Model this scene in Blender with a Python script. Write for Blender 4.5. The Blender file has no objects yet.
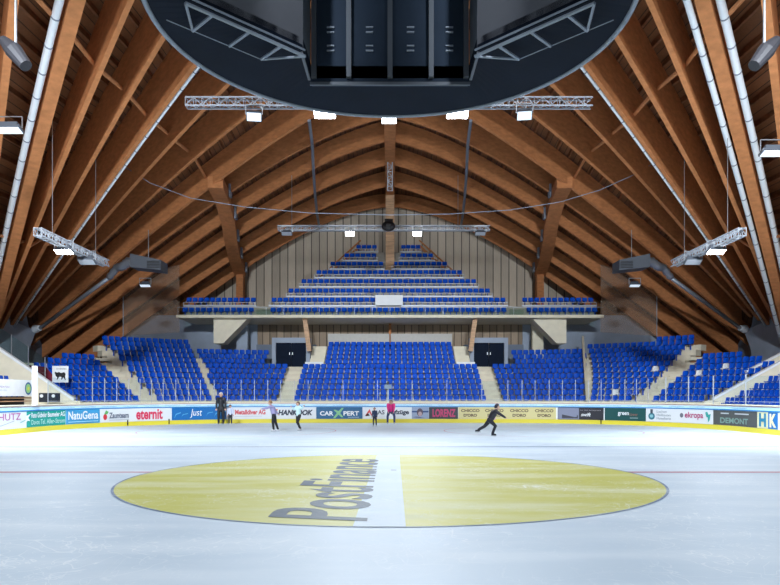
import bpy, math, random
from mathutils import Vector, Matrix
random.seed(7)
S = bpy.context.scene
COL = S.collection
# ------------------------------------------------------------------ camera, world, big lights, exposure
F = 680.0; HZ = 395.0; CH = 1.67
cd = bpy.data.cameras.new('camera'); cam = bpy.data.objects.new('camera', cd); COL.objects.link(cam)
cam.location = (0, 0, CH); cam.rotation_euler = (math.pi/2, 0, 0)
cd.sensor_width = 36; cd.lens = F*36/780; cd.shift_y = (HZ-292.5)/780; cd.clip_end = 400
S.camera = cam
w = bpy.data.worlds.new('world'); S.world = w; w.use_nodes = True
w.node_tree.nodes['Background'].inputs[0].default_value = (.80, .87, 1, 1)
w.node_tree.nodes['Background'].inputs[1].default_value = .17
vs = S.view_settings; vs.view_transform = 'Standard'; vs.look = 'None'; vs.gamma = 1; vs.use_curve_mapping = False
vs.exposure = 0.33
def area(name, loc, size, power, color=(1,1,1), rot=(0,0,0), parent=None, sy=None, spread=None):
    l = bpy.data.lights.new(name, 'AREA'); l.size = size; l.energy = power; l.color = color
    if spread: l.spread = spread
    if sy: l.shape = 'RECTANGLE'; l.size_y = sy
    o = bpy.data.objects.new(name, l); COL.objects.link(o); o.location = loc; o.rotation_euler = rot
    if parent: o.parent = parent
    return o
COOL = (.86, .93, 1)
# hall floodlights hanging over the ice out of the picture (the near half of the rink)
for x in (-9, 9):
    for y in (-4, 8): area('hall_lamp', (x, y, 12.5), 1.2, 450, COOL)
for s_ in (-1, 1):                            # unseen fill lights added to brighten the stands and gable wall
    area('stand_fill', (s_*9, 11, 12.5), 1.0, 1080, COOL, (math.radians(68), 0, s_*math.radians(-16)), spread=math.radians(70))
    area('stand_fill', (s_*6.5, 5, 13.5), 1.0, 410, COOL, (math.radians(80), 0, s_*math.radians(4)), spread=math.radians(50))
P680 = lambda px, py, Y: Vector(((px-390)/F*Y, Y, CH+(HZ-py)/F*Y))

# ------------------------------------------------------------------ mesh helpers
class MB:
    def __init__(s): s.v = []; s.f = []
    def add(s, vs, fs):
        n = len(s.v); s.v += [tuple(v) for v in vs]; s.f += [tuple(i+n for i in f) for f in fs]; return s
    def box(s, a, b):
        x0,y0,z0 = a; x1,y1,z1 = b
        return s.add([(x0,y0,z0),(x1,y0,z0),(x1,y1,z0),(x0,y1,z0),(x0,y0,z1),(x1,y0,z1),(x1,y1,z1),(x0,y1,z1)],
              [(0,3,2,1),(4,5,6,7),(0,1,5,4),(1,2,6,5),(2,3,7,6),(3,0,4,7)])
    def bar(s, p, q, wd, h, up=(0,0,1)):
        p = Vector(p); q = Vector(q); d = (q-p).normalized(); u = Vector(up)
        if abs(d.dot(u)) > .99: u = Vector((1,0,0))
        r = d.cross(u).normalized()*wd/2; t = r.cross(d).normalized()*h/2
        vs = [p-r-t, p+r-t, p+r+t, p-r+t, q-r-t, q+r-t, q+r+t, q-r+t]
        return s.add(vs, [(0,1,2,3),(7,6,5,4),(0,4,5,1),(1,5,6,2),(2,6,7,3),(3,7,4,0)])
    def tube(s, pts, rad, n=8):
        pts = [Vector(p) for p in pts]; rad = rad if isinstance(rad, (list, tuple)) else [rad]*len(pts)
        base = len(s.v); prev = None
        for i, p in enumerate(pts):
            d = (pts[min(i+1, len(pts)-1)]-pts[max(i-1, 0)]).normalized()
            a = prev if prev is not None else (Vector((0,0,1)) if abs(d.z) < .9 else Vector((1,0,0)))
            r = (a-d*a.dot(d)).normalized(); prev = r; t = d.cross(r)
            for k in range(n):
                an = 2*math.pi*k/n; s.v.append(tuple(p+(r*math.cos(an)+t*math.sin(an))*rad[i]))
        for i in range(len(pts)-1):
            for k in range(n):
                a = base+i*n+k; b = base+i*n+(k+1) % n; s.f.append((a, b, b+n, a+n))
        s.f.append(tuple(base+k for k in reversed(range(n)))); s.f.append(tuple(base+(len(pts)-1)*n+k for k in range(n)))
        return s
    def ball(s, c, r, n=10, m=7):
        c = Vector(c); r = r if isinstance(r, (tuple, list)) else (r, r, r); base = len(s.v)
        s.v.append((c.x, c.y, c.z-r[2]))
        for i in range(1, m):
            ph = -math.pi/2+math.pi*i/m
            for k in range(n):
                a = 2*math.pi*k/n; s.v.append((c.x+r[0]*math.cos(ph)*math.cos(a), c.y+r[1]*math.cos(ph)*math.sin(a), c.z+r[2]*math.sin(ph)))
        s.v.append((c.x, c.y, c.z+r[2])); top = len(s.v)-1
        for k in range(n):
            s.f.append((base, base+1+(k+1) % n, base+1+k)); o = base+1+(m-2)*n; s.f.append((top, o+k, o+(k+1) % n))
        for i in range(m-2):
            for k in range(n):
                a = base+1+i*n+k; b = base+1+i*n+(k+1) % n; s.f.append((a, b, b+n, a+n))
        return s
    def prism(s, poly, d):              # planar polygon (3D points) pushed by vector d
        n = len(poly); poly = [Vector(p) for p in poly]; d = Vector(d)
        return s.add(poly+[p+d for p in poly], [tuple(range(n)), tuple(reversed(range(n, 2*n)))]+[(i, i+n, (i+1) % n+n, (i+1) % n) for i in range(n)])
    def build(s, name, mat, parent=None, smooth=False):
        me = bpy.data.meshes.new(name); me.from_pydata(s.v, [], s.f); me.update()
        import bmesh as _b
        bm = _b.new(); bm.from_mesh(me); _b.ops.recalc_face_normals(bm, faces=bm.faces); bm.to_mesh(me); bm.free()
        for m in (mat if isinstance(mat, list) else [mat]): me.materials.append(m)
        if smooth: me.polygons.foreach_set('use_smooth', [True]*len(me.polygons))
        o = bpy.data.objects.new(name, me); COL.objects.link(o)
        if parent: o.parent = parent
        return o
def tag(o, label=None, cat=None, group=None, kind=None):
    if label: o['label'] = label
    if cat: o['category'] = cat
    if group: o['group'] = group
    if kind: o['kind'] = kind
    return o
def empty(name, loc=(0,0,0), rz=0, **k):
    o = bpy.data.objects.new(name, None); COL.objects.link(o); o.location = loc; o.rotation_euler = (0,0,rz); o.empty_display_size = .1
    return tag(o, **k)
def struct(o): o['kind'] = 'structure'; return o

# ------------------------------------------------------------------ materials
def mat(name, col, rough=.5, metal=0, emit=0, noise=0, scale=5, stretch=(1,1,1), bump=0, alpha=1, spec=None):
    m = bpy.data.materials.new(name); m.use_nodes = True; nt = m.node_tree; b = nt.nodes['Principled BSDF']
    b.inputs['Base Color'].default_value = (*col, 1); b.inputs['Roughness'].default_value = rough; b.inputs['Metallic'].default_value = metal
    if spec is not None: b.inputs['Specular IOR Level'].default_value = spec
    if emit: b.inputs['Emission Color'].default_value = (*col, 1); b.inputs['Emission Strength'].default_value = emit
    if alpha < 1: b.inputs['Alpha'].default_value = alpha
    if noise:
        tc = nt.nodes.new('ShaderNodeTexCoord'); mp = nt.nodes.new('ShaderNodeMapping'); nz = nt.nodes.new('ShaderNodeTexNoise')
        mp.inputs['Scale'].default_value = stretch; nz.inputs['Scale'].default_value = scale; nz.inputs['Detail'].default_value = 5
        nt.links.new(tc.outputs['Object'], mp.inputs[0]); nt.links.new(mp.outputs[0], nz.inputs['Vector'])
        cr = nt.nodes.new('ShaderNodeValToRGB'); cr.color_ramp.elements[0].position = .3; cr.color_ramp.elements[1].position = .7
        cr.color_ramp.elements[0].color = (*[c*(1-noise) for c in col], 1); cr.color_ramp.elements[1].color = (*[min(1, c*(1+noise)) for c in col], 1)
        nt.links.new(nz.outputs['Fac'], cr.inputs[0]); nt.links.new(cr.outputs[0], b.inputs['Base Color'])
        if bump:
            bp = nt.nodes.new('ShaderNodeBump'); bp.inputs['Strength'].default_value = bump
            nt.links.new(nz.outputs['Fac'], bp.inputs['Height']); nt.links.new(bp.outputs[0], b.inputs['Normal'])
    return m
def board_mat(name, col, pitch, gap=.06, var=.25, axis=0, rough=.7):
    m = mat(name, col, rough); nt = m.node_tree; b = nt.nodes['Principled BSDF']; N = nt.nodes.new; L = nt.links.new
    tc = N('ShaderNodeTexCoord'); sp = N('ShaderNodeSeparateXYZ'); L(tc.outputs['Object'], sp.inputs[0])
    dv = N('ShaderNodeMath'); dv.operation = 'DIVIDE'; dv.inputs[1].default_value = pitch; L(sp.outputs[axis], dv.inputs[0])
    fr = N('ShaderNodeMath'); fr.operation = 'FRACT'; L(dv.outputs[0], fr.inputs[0])
    fl = N('ShaderNodeMath'); fl.operation = 'FLOOR'; L(dv.outputs[0], fl.inputs[0])
    wn = N('ShaderNodeTexWhiteNoise'); wn.noise_dimensions = '1D'; L(fl.outputs[0], wn.inputs['W'])
    gp = N('ShaderNodeMath'); gp.operation = 'LESS_THAN'; gp.inputs[1].default_value = gap/pitch; L(fr.outputs[0], gp.inputs[0])
    mp = N('ShaderNodeMapping'); mp.inputs['Scale'].default_value = (6, 6, .7) if axis != 2 else (.7, .7, 6); L(tc.outputs['Object'], mp.inputs[0])
    nz = N('ShaderNodeTexNoise'); nz.inputs['Scale'].default_value = 2; nz.inputs['Detail'].default_value = 4; L(mp.outputs[0], nz.inputs['Vector'])
    ad = N('ShaderNodeMath'); ad.operation = 'ADD'; L(wn.outputs['Value'], ad.inputs[0]); L(nz.outputs['Fac'], ad.inputs[1])
    mr = N('ShaderNodeMapRange'); mr.inputs[1].default_value = .3; mr.inputs[2].default_value = 1.7; mr.inputs[3].default_value = 1-var; mr.inputs[4].default_value = 1+var; L(ad.outputs[0], mr.inputs[0])
    mx = N('ShaderNodeVectorMath'); mx.operation = 'SCALE'; mx.inputs[0].default_value = col; L(mr.outputs[0], mx.inputs['Scale'])
    mi = N('ShaderNodeMix'); mi.data_type = 'RGBA'; L(gp.outputs[0], mi.inputs[0]); L(mx.outputs[0], mi.inputs[6]); mi.inputs[7].default_value = (*[c*.25 for c in col], 1)
    L(mi.outputs[2], b.inputs['Base Color'])
    return m
def ice_mat(name, col, amt=1.0):
    m = mat(name, col, .3); nt = m.node_tree; b = nt.nodes['Principled BSDF']; N = nt.nodes.new; L = nt.links.new
    tc = N('ShaderNodeTexCoord')
    def nz(sc, stretch, det=6, rot=0, dist=0):
        mp = N('ShaderNodeMapping'); mp.inputs['Scale'].default_value = stretch; mp.inputs['Rotation'].default_value = (0,0,rot); L(tc.outputs['Object'], mp.inputs[0])
        n = N('ShaderNodeTexNoise'); n.inputs['Scale'].default_value = sc; n.inputs['Detail'].default_value = det; n.inputs['Distortion'].default_value = dist; L(mp.outputs[0], n.inputs['Vector']); return n.outputs['Fac']
    def rng(src, a, c, lo, hi):
        r = N('ShaderNodeMapRange'); r.inputs[1].default_value = a; r.inputs[2].default_value = c; r.inputs[3].default_value = lo; r.inputs[4].default_value = hi; L(src, r.inputs[0]); return r.outputs[0]
    def scr(sc, stretch, rot, dist, wdt):          # thin curved scratches: a noise level set
        n = nz(sc, stretch, 2, rot, dist); a = N('ShaderNodeMath'); a.operation = 'SUBTRACT'; a.inputs[1].default_value = .5; L(n, a.inputs[0])
        c = N('ShaderNodeMath'); c.operation = 'ABSOLUTE'; L(a.outputs[0], c.inputs[0]); return rng(c.outputs[0], 0, wdt, 1, 0)
    s1 = scr(.5, (1,1.6,1), .3, 1.5, .006); s2 = scr(.9, (1.5,1,1), 1.2, 2.0, .007); s3 = scr(1.6, (1,1,1), 2.2, 1.2, .008)
    sm = N('ShaderNodeMath'); sm.operation = 'MAXIMUM'; L(s1, sm.inputs[0]); L(s2, sm.inputs[1])
    sm2 = N('ShaderNodeMath'); sm2.operation = 'MAXIMUM'; L(sm.outputs[0], sm2.inputs[0]); L(s3, sm2.inputs[1])
    msk = rng(nz(.35, (1,1,1), 3), .4, .62, 0, 1); ml = N('ShaderNodeMath'); ml.operation = 'MULTIPLY'; L(sm2.outputs[0], ml.inputs[0]); L(msk, ml.inputs[1])
    cl = rng(nz(.6, (.5,2.2,1), 7, .1), .42, .74, 0, .5)
    md = N('ShaderNodeMath'); md.operation = 'MULTIPLY_ADD'; md.inputs[1].default_value = .75; L(ml.outputs[0], md.inputs[0]); L(cl, md.inputs[2]); md.use_clamp = True
    am = N('ShaderNodeMath'); am.operation = 'MULTIPLY'; am.inputs[1].default_value = amt; L(md.outputs[0], am.inputs[0])
    mi = N('ShaderNodeMix'); mi.data_type = 'RGBA'; mi.inputs[6].default_value = (*col, 1); mi.inputs[7].default_value = (.86, .92, .97, 1); L(am.outputs[0], mi.inputs[0]); L(mi.outputs[2], b.inputs['Base Color'])
    L(rng(md.outputs[0], 0, 1, .42, .65), b.inputs['Roughness']); b.inputs['Specular IOR Level'].default_value = .2
    bp = N('ShaderNodeBump'); bp.inputs['Strength'].default_value = .06; bp.inputs['Distance'].default_value = .05; L(nz(5, (1,1,1), 5), bp.inputs['Height']); L(bp.outputs[0], b.inputs['Normal'])
    return m
WOODC = (.53, .215, .085)
M = {}
M['ice'] = ice_mat('ice', (.60, .715, .82), 1.0)
M['ice_yellow'] = ice_mat('ice_yellow', (.61, .60, .14), .7)
M['ice_band'] = ice_mat('ice_band', (.60, .72, .83), .7)
M['ice_ink'] = ice_mat('ice_ink', (.05, .09, .13), .28)
M['ice_red'] = ice_mat('ice_red', (.55, .22, .30), .8)
M['ice_blue'] = ice_mat('ice_blue', (.16, .24, .40), .7)
M['glulam'] = mat('glulam', WOODC, .75, noise=.16, scale=2.5, stretch=(1,1,2.5), spec=.2)
M['glulam_pale'] = mat('glulam_pale', (.55, .33, .18), .55, noise=.25, scale=1.2, stretch=(1,1,7))
M['purlin'] = mat('purlin', (.22, .085, .033), .7, noise=.3, scale=3)
M['deck'] = board_mat('deck', (.24, .095, .036), .34, .035, .35, axis=0)
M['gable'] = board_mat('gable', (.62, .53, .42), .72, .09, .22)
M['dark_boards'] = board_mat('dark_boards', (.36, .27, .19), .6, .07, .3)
M['concrete'] = mat('concrete', (.76, .69, .54), .8, noise=.1, scale=2)
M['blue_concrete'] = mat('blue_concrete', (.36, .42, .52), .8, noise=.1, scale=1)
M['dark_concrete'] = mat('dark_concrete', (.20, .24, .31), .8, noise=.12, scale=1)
M['cream'] = mat('cream', (.80, .74, .58), .7, noise=.06, scale=2)
M['white'] = mat('white', (.84, .86, .88), .5, noise=.03, scale=3)
M['seat'] = mat('seat', (.001, .080, .56), .5, spec=.15, noise=.12, scale=.8)
M['seat_white'] = mat('seat_white', (.8, .82, .85), .5)
M['steel'] = mat('steel', (.45, .47, .5), .35, .8)
M['truss'] = mat('truss', (.40, .43, .48), .45, .3)
M['navy'] = mat('navy', (.006, .010, .020), .7, spec=.1, noise=.2, scale=.6)
M['navy2'] = mat('navy2', (.022, .034, .055), .7, spec=.1, noise=.15, scale=.8)
M['greymetal'] = mat('greymetal', (.10, .115, .14), .5, .3)
M['greyrim'] = mat('greyrim', (.25, .29, .36), .5, .2)
M['screen_back'] = mat('screen_back', (.12, .125, .145), .7, spec=.15, noise=.08, scale=1)
M['black'] = mat('black', (.012, .012, .015), .5)
M['dark'] = mat('dark', (.02, .026, .04), .5)
M['lamp'] = mat('lamp', (1, 1, 1), .5, emit=30)
M['lamp_soft'] = mat('lamp_soft', (.9, .96, 1), .5, emit=4)
M['lamp_dim'] = mat('lamp_dim', (.75, .85, .95), .4, emit=.45)
M['lamp_off'] = mat('lamp_off', (.35, .38, .43), .4)
M['pipe'] = mat('pipe', (.80, .86, .92), .45)
M['duct'] = mat('duct', (.40, .45, .52), .3, .7)
M['door'] = mat('door', (.008, .014, .03), .8, spec=.1)
M['yellow'] = mat('yellow', (.72, .62, .05), .5)
M['railblue'] = mat('railblue', (.02, .22, .55), .4)
M['stripblue'] = mat('stripblue', (.50, .76, .92), .4)
def glass_mat(name, tint, gl=.06):
    m = bpy.data.materials.new(name); m.use_nodes = True; nt = m.node_tree; nt.nodes.clear(); N = nt.nodes.new; L = nt.links.new
    o = N('ShaderNodeOutputMaterial'); t = N('ShaderNodeBsdfTransparent'); t.inputs[0].default_value = (*tint, 1)
    g = N('ShaderNodeBsdfGlossy'); g.inputs['Roughness'].default_value = .05; mx = N('ShaderNodeMixShader'); mx.inputs[0].default_value = gl
    L(t.outputs[0], mx.inputs[1]); L(g.outputs[0], mx.inputs[2]); L(mx.outputs[0], o.inputs[0]); return m
M['glass'] = glass_mat('glass', (.92, .96, .97), .02)
M['clear'] = glass_mat('clear', (.90, .95, .93), 0)
M['green_glass'] = glass_mat('green_glass', (.80, .90, .88), .03)
M['net'] = mat('net', (.42, .30, .22), .9, alpha=.22, spec=0)
def flat(col): 
    k = 'c%.3f_%.3f_%.3f' % col
    if k not in M: M[k] = mat('paint', col, .5)
    return M[k]
def text_flat(body, size, shear=0, bold=0, space=1.0, align='LEFT'):
    c = bpy.data.curves.new('t', 'FONT'); c.body = body; c.size = size; c.shear = shear; c.offset = bold; c.space_character = space; c.align_x = align; c.resolution_u = 4
    o = bpy.data.objects.new('t', c); COL.objects.link(o)
    dg = bpy.context.evaluated_depsgraph_get(); me = bpy.data.meshes.new_from_object(o.evaluated_get(dg))
    vs = [tuple(v.co) for v in me.vertices]; fs = [tuple(p.vertices) for p in me.polygons]
    bpy.data.objects.remove(o); bpy.data.curves.remove(c); bpy.data.meshes.remove(me)
    return vs, fs

# ------------------------------------------------------------------ floor: the ice and its markings
struct(MB().box((-40,-25,-.3),(40,66,-.02)).build('floor', M['concrete']))
RC, RX, RD, RW = 10.0, 6.0, 40.8, 16.0      # corner radius, corner centre x, far boards y, half width
def board_path(t):                           # t = arc length from the left straight side (t=0 at y=-16) -> position, outward normal
    L1 = (RD-RC)+16; L2 = math.pi/2*RC; L3 = 2*RX
    if t < L1: return Vector((-RW, -16+t, 0)), Vector((-1,0,0))
    t -= L1
    if t < L2:
        a = t/RC; n = Vector((-math.cos(a), math.sin(a), 0)); return Vector((-RX, RD-RC, 0))+n*RC, n
    t -= L2
    if t < L3: return Vector((-RX+t, RD, 0)), Vector((0,1,0))
    t -= L3
    if t < L2:
        a = t/RC; n = Vector((math.sin(a), math.cos(a), 0)); return Vector((RX, RD-RC, 0))+n*RC, n
    t -= L2
    return Vector((RW, RD-RC-t, 0)), Vector((1,0,0))
TT = 2*((RD-RC)+16)+math.pi*RC+2*RX
def t_of_px(px):
    lo, hi = 40.0, TT-40.0
    for _ in range(50):
        m_ = (lo+hi)/2; p = board_path(m_)[0]
        if 390+F*p.x/p.y < px: lo = m_
        else: hi = m_
    return lo
ts = [i*TT/240 for i in range(241)]
ring = [board_path(t)[0] for t in ts]
struct(MB().add([(p.x, p.y, 0) for p in ring], [tuple(range(len(ring)))]).build('ice_sheet', M['ice']))
CY, CR = 13.8, 5.2
def disc(r0, r1, z, a0=0, a1=2*math.pi, n=96, cx=0, cy=CY):
    v = []; f = []
    for i in range(n+1):
        a = a0+(a1-a0)*i/n; v += [(cx+r0*math.cos(a), cy+r0*math.sin(a), z), (cx+r1*math.cos(a), cy+r1*math.sin(a), z)]
        if i: f.append((2*i-2, 2*i-1, 2*i+1, 2*i))
    return MB().add(v, f)
ink = empty('centre_circle_logo', (0,0,0), label='big yellow advertising circle painted under the centre ice', cat='ice marking')
disc(0, CR, .004).build('yellow_disc', M['ice_yellow'], ink)
disc(CR, CR+.045, .006).build('circle_outline', M['ice_blue'], ink)
hb = math.sqrt(CR**2-.2)
MB().add([(-.47, CY-hb, .007), (.20, CY-hb-.02, .007), (.26, CY+hb, .007), (-.36, CY+hb, .007)], [(0,1,2,3)]).build('white_band', M['ice_band'], ink)
vsx, fsx = text_flat('PostFinance', 1.0, .25, .015)
x0 = min(v[0] for v in vsx); x1 = max(v[0] for v in vsx)
capH = .72
MB().add([(-.33-(v[1])/capH*1.38, 8.95+(v[0]-x0)/(x1-x0)*8.7, .010) for v in vsx], fsx).build('lettering', M['ice_ink'], ink)
MB().box((.02, 15.0, .009), (.14, 15.1, .0095)).build('small_mark', M['ice_ink'], ink)
def line_x(y, wd, m, name, gap=0):
    mb = MB()
    xs = [(-RW, RW)] if not gap else [(-RW, -gap), (gap, RW)]
    for a, b in xs: mb.add([(a, y-wd/2, .003), (b, y-wd/2, .003), (b, y+wd/2, .003), (a, y+wd/2, .003)], [(0,1,2,3)])
    return mb.build(name, m)
tag(line_x(13.8+.9, .22, M['ice_red'], 'centre_line', 5.12), 'faded red centre line across the ice either side of the yellow circle', 'ice marking')
tag(line_x(21.9, .22, M['ice_blue'], 'blue_line'), 'thin dark blue zone line across the ice beyond the yellow circle', 'ice marking')
tag(line_x(36.8, .06, M['ice_red'], 'goal_line'), 'thin red goal line on the ice in front of the far boards', 'ice marking')
for s, nm in ((-1, 'left'), (1, 'right')):
    tag(disc(4.45, 4.5, .003, cx=7*s, cy=31.5).build('faceoff_circle', M['ice_red']), 'faint red face-off circle at the far %s of the ice' % nm, 'ice marking')

# ------------------------------------------------------------------ the boards
boards = empty('rink_boards', (0,RD,0), label='curved white rink boards with adverts and yellow kick plate round the ice', cat='rink boards')
inv = Matrix.Translation((0,-RD,0))
def strip(t0, t1, z0, z1, off, th, m, name, parent=boards, n=None):
    n = n or max(2, int((t1-t0)/.25)); v = []; f = []
    for i in range(n+1):
        p, nn = board_path(t0+(t1-t0)*i/n); a = p+nn*off; b = p+nn*(off+th)
        v += [(a.x, a.y-RD, z0), (b.x, b.y-RD, z0), (b.x, b.y-RD, z1), (a.x, a.y-RD, z1)]
        if i:
            k = 4*i; f += [(k-4+j, k-4+(j+1) % 4, k+(j+1) % 4, k+j) for j in range(4)]
    f += [(0,1,2,3), (4*n+3, 4*n+2, 4*n+1, 4*n)]
    return MB().add(v, f).build(name, m, parent)
TA, TB = 16.0, TT-16.0
strip(TA, TB, 0, 1.19, .03, .14, M['white'], 'board_wall')
strip(TA, TB, 0, .23, -.005, .035, M['yellow'], 'kick_plate')
strip(TA, TB, .95, 1.0, -.02, .05, M['railblue'], 'blue_rail')
strip(TA, TB, 1.0, 1.12, .0, .03, M['stripblue'], 'banner_strip')
strip(TA, TB, 1.19, 1.24, -.02, .22, M['cream'], 'top_ledge')
strip(TA, TB, 1.165, 1.185, -.006, .03, flat((.30,.08,.07)), 'red_line')
def bent_text(body, px0, px1, z0, z1, m, parent, shear=0, bold=0, name='lettering', off=-.022):
    vs, fs = text_flat(body, 1.0, shear, bold)
    if not vs: return
    xa = min(v[0] for v in vs); xb = max(v[0] for v in vs); ya = min(v[1] for v in vs); yb = max(v[1] for v in vs)
    ta, tb = t_of_px(px0), t_of_px(px1); out = []
    for v in vs:
        p, n = board_path(ta+(tb-ta)*(v[0]-xa)/(xb-xa)); q = p+n*off; out.append((q.x, q.y-RD, z0+(z1-z0)*(v[1]-ya)/(yb-ya)))
    return MB().add(out, fs).build(name, m, parent)
def bshape(px0, px1, z0, z1, m, parent, poly=None, off=-.016, name='emblem'):
    poly = poly or [(0,0),(1,0),(1,1),(0,1)]; ta, tb = t_of_px(px0), t_of_px(px1); out = []
    for u, v in poly:
        p, n = board_path(ta+(tb-ta)*u); q = p+n*off; out.append((q.x, q.y-RD, z0+(z1-z0)*v))
    return MB().add(out, [tuple(range(len(out)))]).build(name, m, parent)
circ = [(.5+.5*math.cos(2*math.pi*i/20), .5+.5*math.sin(2*math.pi*i/20)) for i in range(20)]
A0, A1 = .24, .94
def ad(px0, px1, col, lab):
    o = strip(t_of_px(px0), t_of_px(px1), A0, A1, -.004, .034, flat(tuple(c_*.88 for c_ in col)), 'advert_panel'); o['label'] = lab; return o
WH = (.80, .83, .86); TX = lambda z: A0+(A1-A0)*z
a = ad(-30, 26.5, WH, 'white panel with purple capitals')
bent_text('SCHUTZ', -13, 20.5, TX(.52), TX(.93), flat((.45,.08,.30)), a)
bshape(-12, 14, TX(.15), TX(.48), flat((.35,.38,.42)), a, [(0,0),(.5,.18),(1,.9),(1,1),(.5,.3),(0,.12)])
bshape(20, 25.5, TX(.3), TX(.5), flat((.15,.5,.45)), a, [(0,0),(1,.8),(1,1),(0,.3)])
a = ad(26.5, 65.5, (.0,.36,.30), 'green panel with two lines of white text')
bent_text('Reto Gubeler Baumeler AG', 31, 64.5, TX(.58), TX(.92), flat(WH), a, bold=.02)
bent_text('Davos Tel. Aller-Strom', 31, 64.5, TX(.14), TX(.46), flat((.45,.75,.68)), a, bold=.01)
bshape(24, 30.5, TX(.2), TX(.85), flat(WH), a, [(0,.0),(.5,.35),(.9,.3),(.6,.6),(1,1),(.3,.8),(.2,.4)])
a = ad(66.5, 99.7, (.05,.35,.66), 'light blue panel with white serif name')
bent_text('NatuGena', 68, 98, TX(.30), TX(.90), flat(WH), a, bold=.02)
bshape(68, 98, TX(.12), TX(.17), flat((.4,.7,.85)), a)
a = ad(100.3, 171.5, WH, 'white panel with a red and green leaf and bold red name')
bshape(103, 107, TX(.18), TX(.62), flat((.6,.03,.05)), a, circ); bshape(104, 108.5, TX(.6), TX(.9), flat((.1,.4,.1)), a, [(0,0),(.7,0),(1,.6),(.4,1)])
bent_text('Zaunteam', 109, 128.5, TX(.28), TX(.72), flat((.12,.14,.2)), a, bold=.03)
bshape(109, 128.5, TX(.14), TX(.18), flat((.4,.42,.5)), a)
bent_text('eternit', 136, 162.5, TX(.12), TX(.93), flat((.66,.03,.10)), a, bold=.03)
a = ad(172, 226, (.005,.16,.48), 'blue panel with white signature and pale swirls')
bent_text('Just', 190, 202, TX(.15), TX(.9), flat(WH), a, shear=.2)
for q in (174, 181, 206, 214, 219):
    bshape(q, q+7, TX(.1+.1*(q % 3)), TX(.45+.1*(q % 4)), flat((.10,.40,.68)), a, [(0,0),(.3,.6),(1,.85),(.95,1),(.25,.75)])
a = ad(226.3, 316, WH, 'white panel with red firm name and dark italic capitals')
bent_text('Metalldiver AG', 235, 265.5, TX(.38), TX(.80), flat((.60,.08,.10)), a, bold=.04)
bshape(235, 262, TX(.22), TX(.26), flat((.5,.52,.6)), a)
bshape(272, 278, TX(.42), TX(.84), flat((.75,.15,.03)), a, [(.2,0),(.6,0),(1,1),(.1,1),(.3,.6)])
bent_text('HANKOOK', 278, 313, TX(.30), TX(.78), flat((.02,.03,.06)), a, shear=.25, bold=.05)
a = ad(316.3, 362.5, (.01,.12,.28), 'dark blue panel with white letters crossed by a green X')
bent_text('CAR', 320, 333.5, TX(.28), TX(.66), flat(WH), a, bold=.03); bent_text('PERT', 343.5, 359, TX(.28), TX(.66), flat(WH), a, bold=.03)
bshape(333, 344, TX(.05), TX(.95), flat((.22,.50,.25)), a, [(0,0),(.2,0),(.5,.35),(.75,.1),(.95,.1),(.65,.5),(1,1),(.8,1),(.5,.68),(.25,.8),(.05,.8),(.35,.5)])
bshape(348, 359, TX(.12), TX(.16), flat((.5,.6,.7)), a)
a = ad(362.9, 411.4, WH, 'white panel with a red triangle and lift maker lettering')
bshape(365, 372.5, TX(.25), TX(.85), flat((.65,.06,.06)), a, [(0,0),(.55,0),(.4,.3),(.6,.5),(.85,0),(1,0),(.6,1)])
bshape(365, 370, TX(.25), TX(.5), flat((.1,.1,.12)), a, [(0,0),(1,0),(.6,1)])
bent_text('AS', 377.5, 384.5, TX(.38), TX(.75), flat((.03,.04,.07)), a, bold=.02); bent_text('Aufzüge', 387, 409, TX(.28), TX(.78), flat((.03,.04,.07)), a, bold=.04)
a = ad(411.7, 428.8, (.33,.40,.55), 'blue grey picture panel of a face in the clouds')
bshape(411.9, 428.6, TX(.55), TX(.68), flat((.02,.06,.20)), a); bshape(416.8, 423, TX(.22), TX(.9), flat((.09,.06,.09)), a, circ, off=-.020)
bshape(418, 422, TX(.22), TX(.62), flat((.45,.32,.33)), a, circ, off=-.024); bshape(413, 425, TX(.05), TX(.2), flat((.12,.12,.22)), a, [(0,.6),(.5,.2),(1,0),(.6,.7),(.3,1)])
a = ad(429, 458, (.03,.035,.05), 'black panel with tall crimson capitals')
bent_text('LORENZ', 432.5, 455.5, TX(.15), TX(.85), flat((.48,.03,.13)), a, bold=.04)
a = ad(458.5, 556, (.74,.66,.32), 'pale yellow panel repeating a coffee name four times')
for q in (461, 485, 510, 535):
    bent_text('CHICCO', q, q+18.5, TX(.58), TX(.84), flat((.14,.10,.05)), a, bold=.04); bent_text("D'ORO", q+2.5, q+16, TX(.18), TX(.44), flat((.14,.10,.05)), a, bold=.05)
a = ad(557.8, 603.5, (.035,.035,.045), 'dark photographic panel with a car and white slogan')
bshape(558, 579, TX(.02), TX(.98), flat((.22,.24,.34)), a); bshape(560, 578, TX(.1), TX(.75), flat((.05,.05,.07)), a, [(0,0),(1,0),(1,.35),(.8,.75),(.5,1),(.25,.75),(0,.55)], off=-.022)
bent_text('for the passionate', 580, 601, TX(.72), TX(.84), flat((.4,.38,.42)), a); bent_text('swift', 581, 591, TX(.28), TX(.58), flat(WH), a, shear=.3, bold=.02)
a = ad(604.8, 645.5, (.012,.085,.085), 'dark green panel with small white name')
bent_text('green', 618, 629, TX(.35), TX(.68), flat(WH), a, bold=.02); bent_text('tower', 629.5, 638, TX(.38), TX(.60), flat((.3,.15,.12)), a); bshape(630, 638, TX(.2), TX(.26), flat((.3,.4,.4)), a)
a = ad(646, 713, WH, 'white panel with a teal kettle emblem and red name')
bshape(648.5, 655, TX(.15), TX(.68), flat((.03,.16,.22)), a, circ); bshape(650.5, 653, TX(.62), TX(.95), flat((.05,.06,.08)), a); bshape(650, 653.5, TX(.3), TX(.55), flat((.25,.5,.55)), a, circ, off=-.022)
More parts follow.
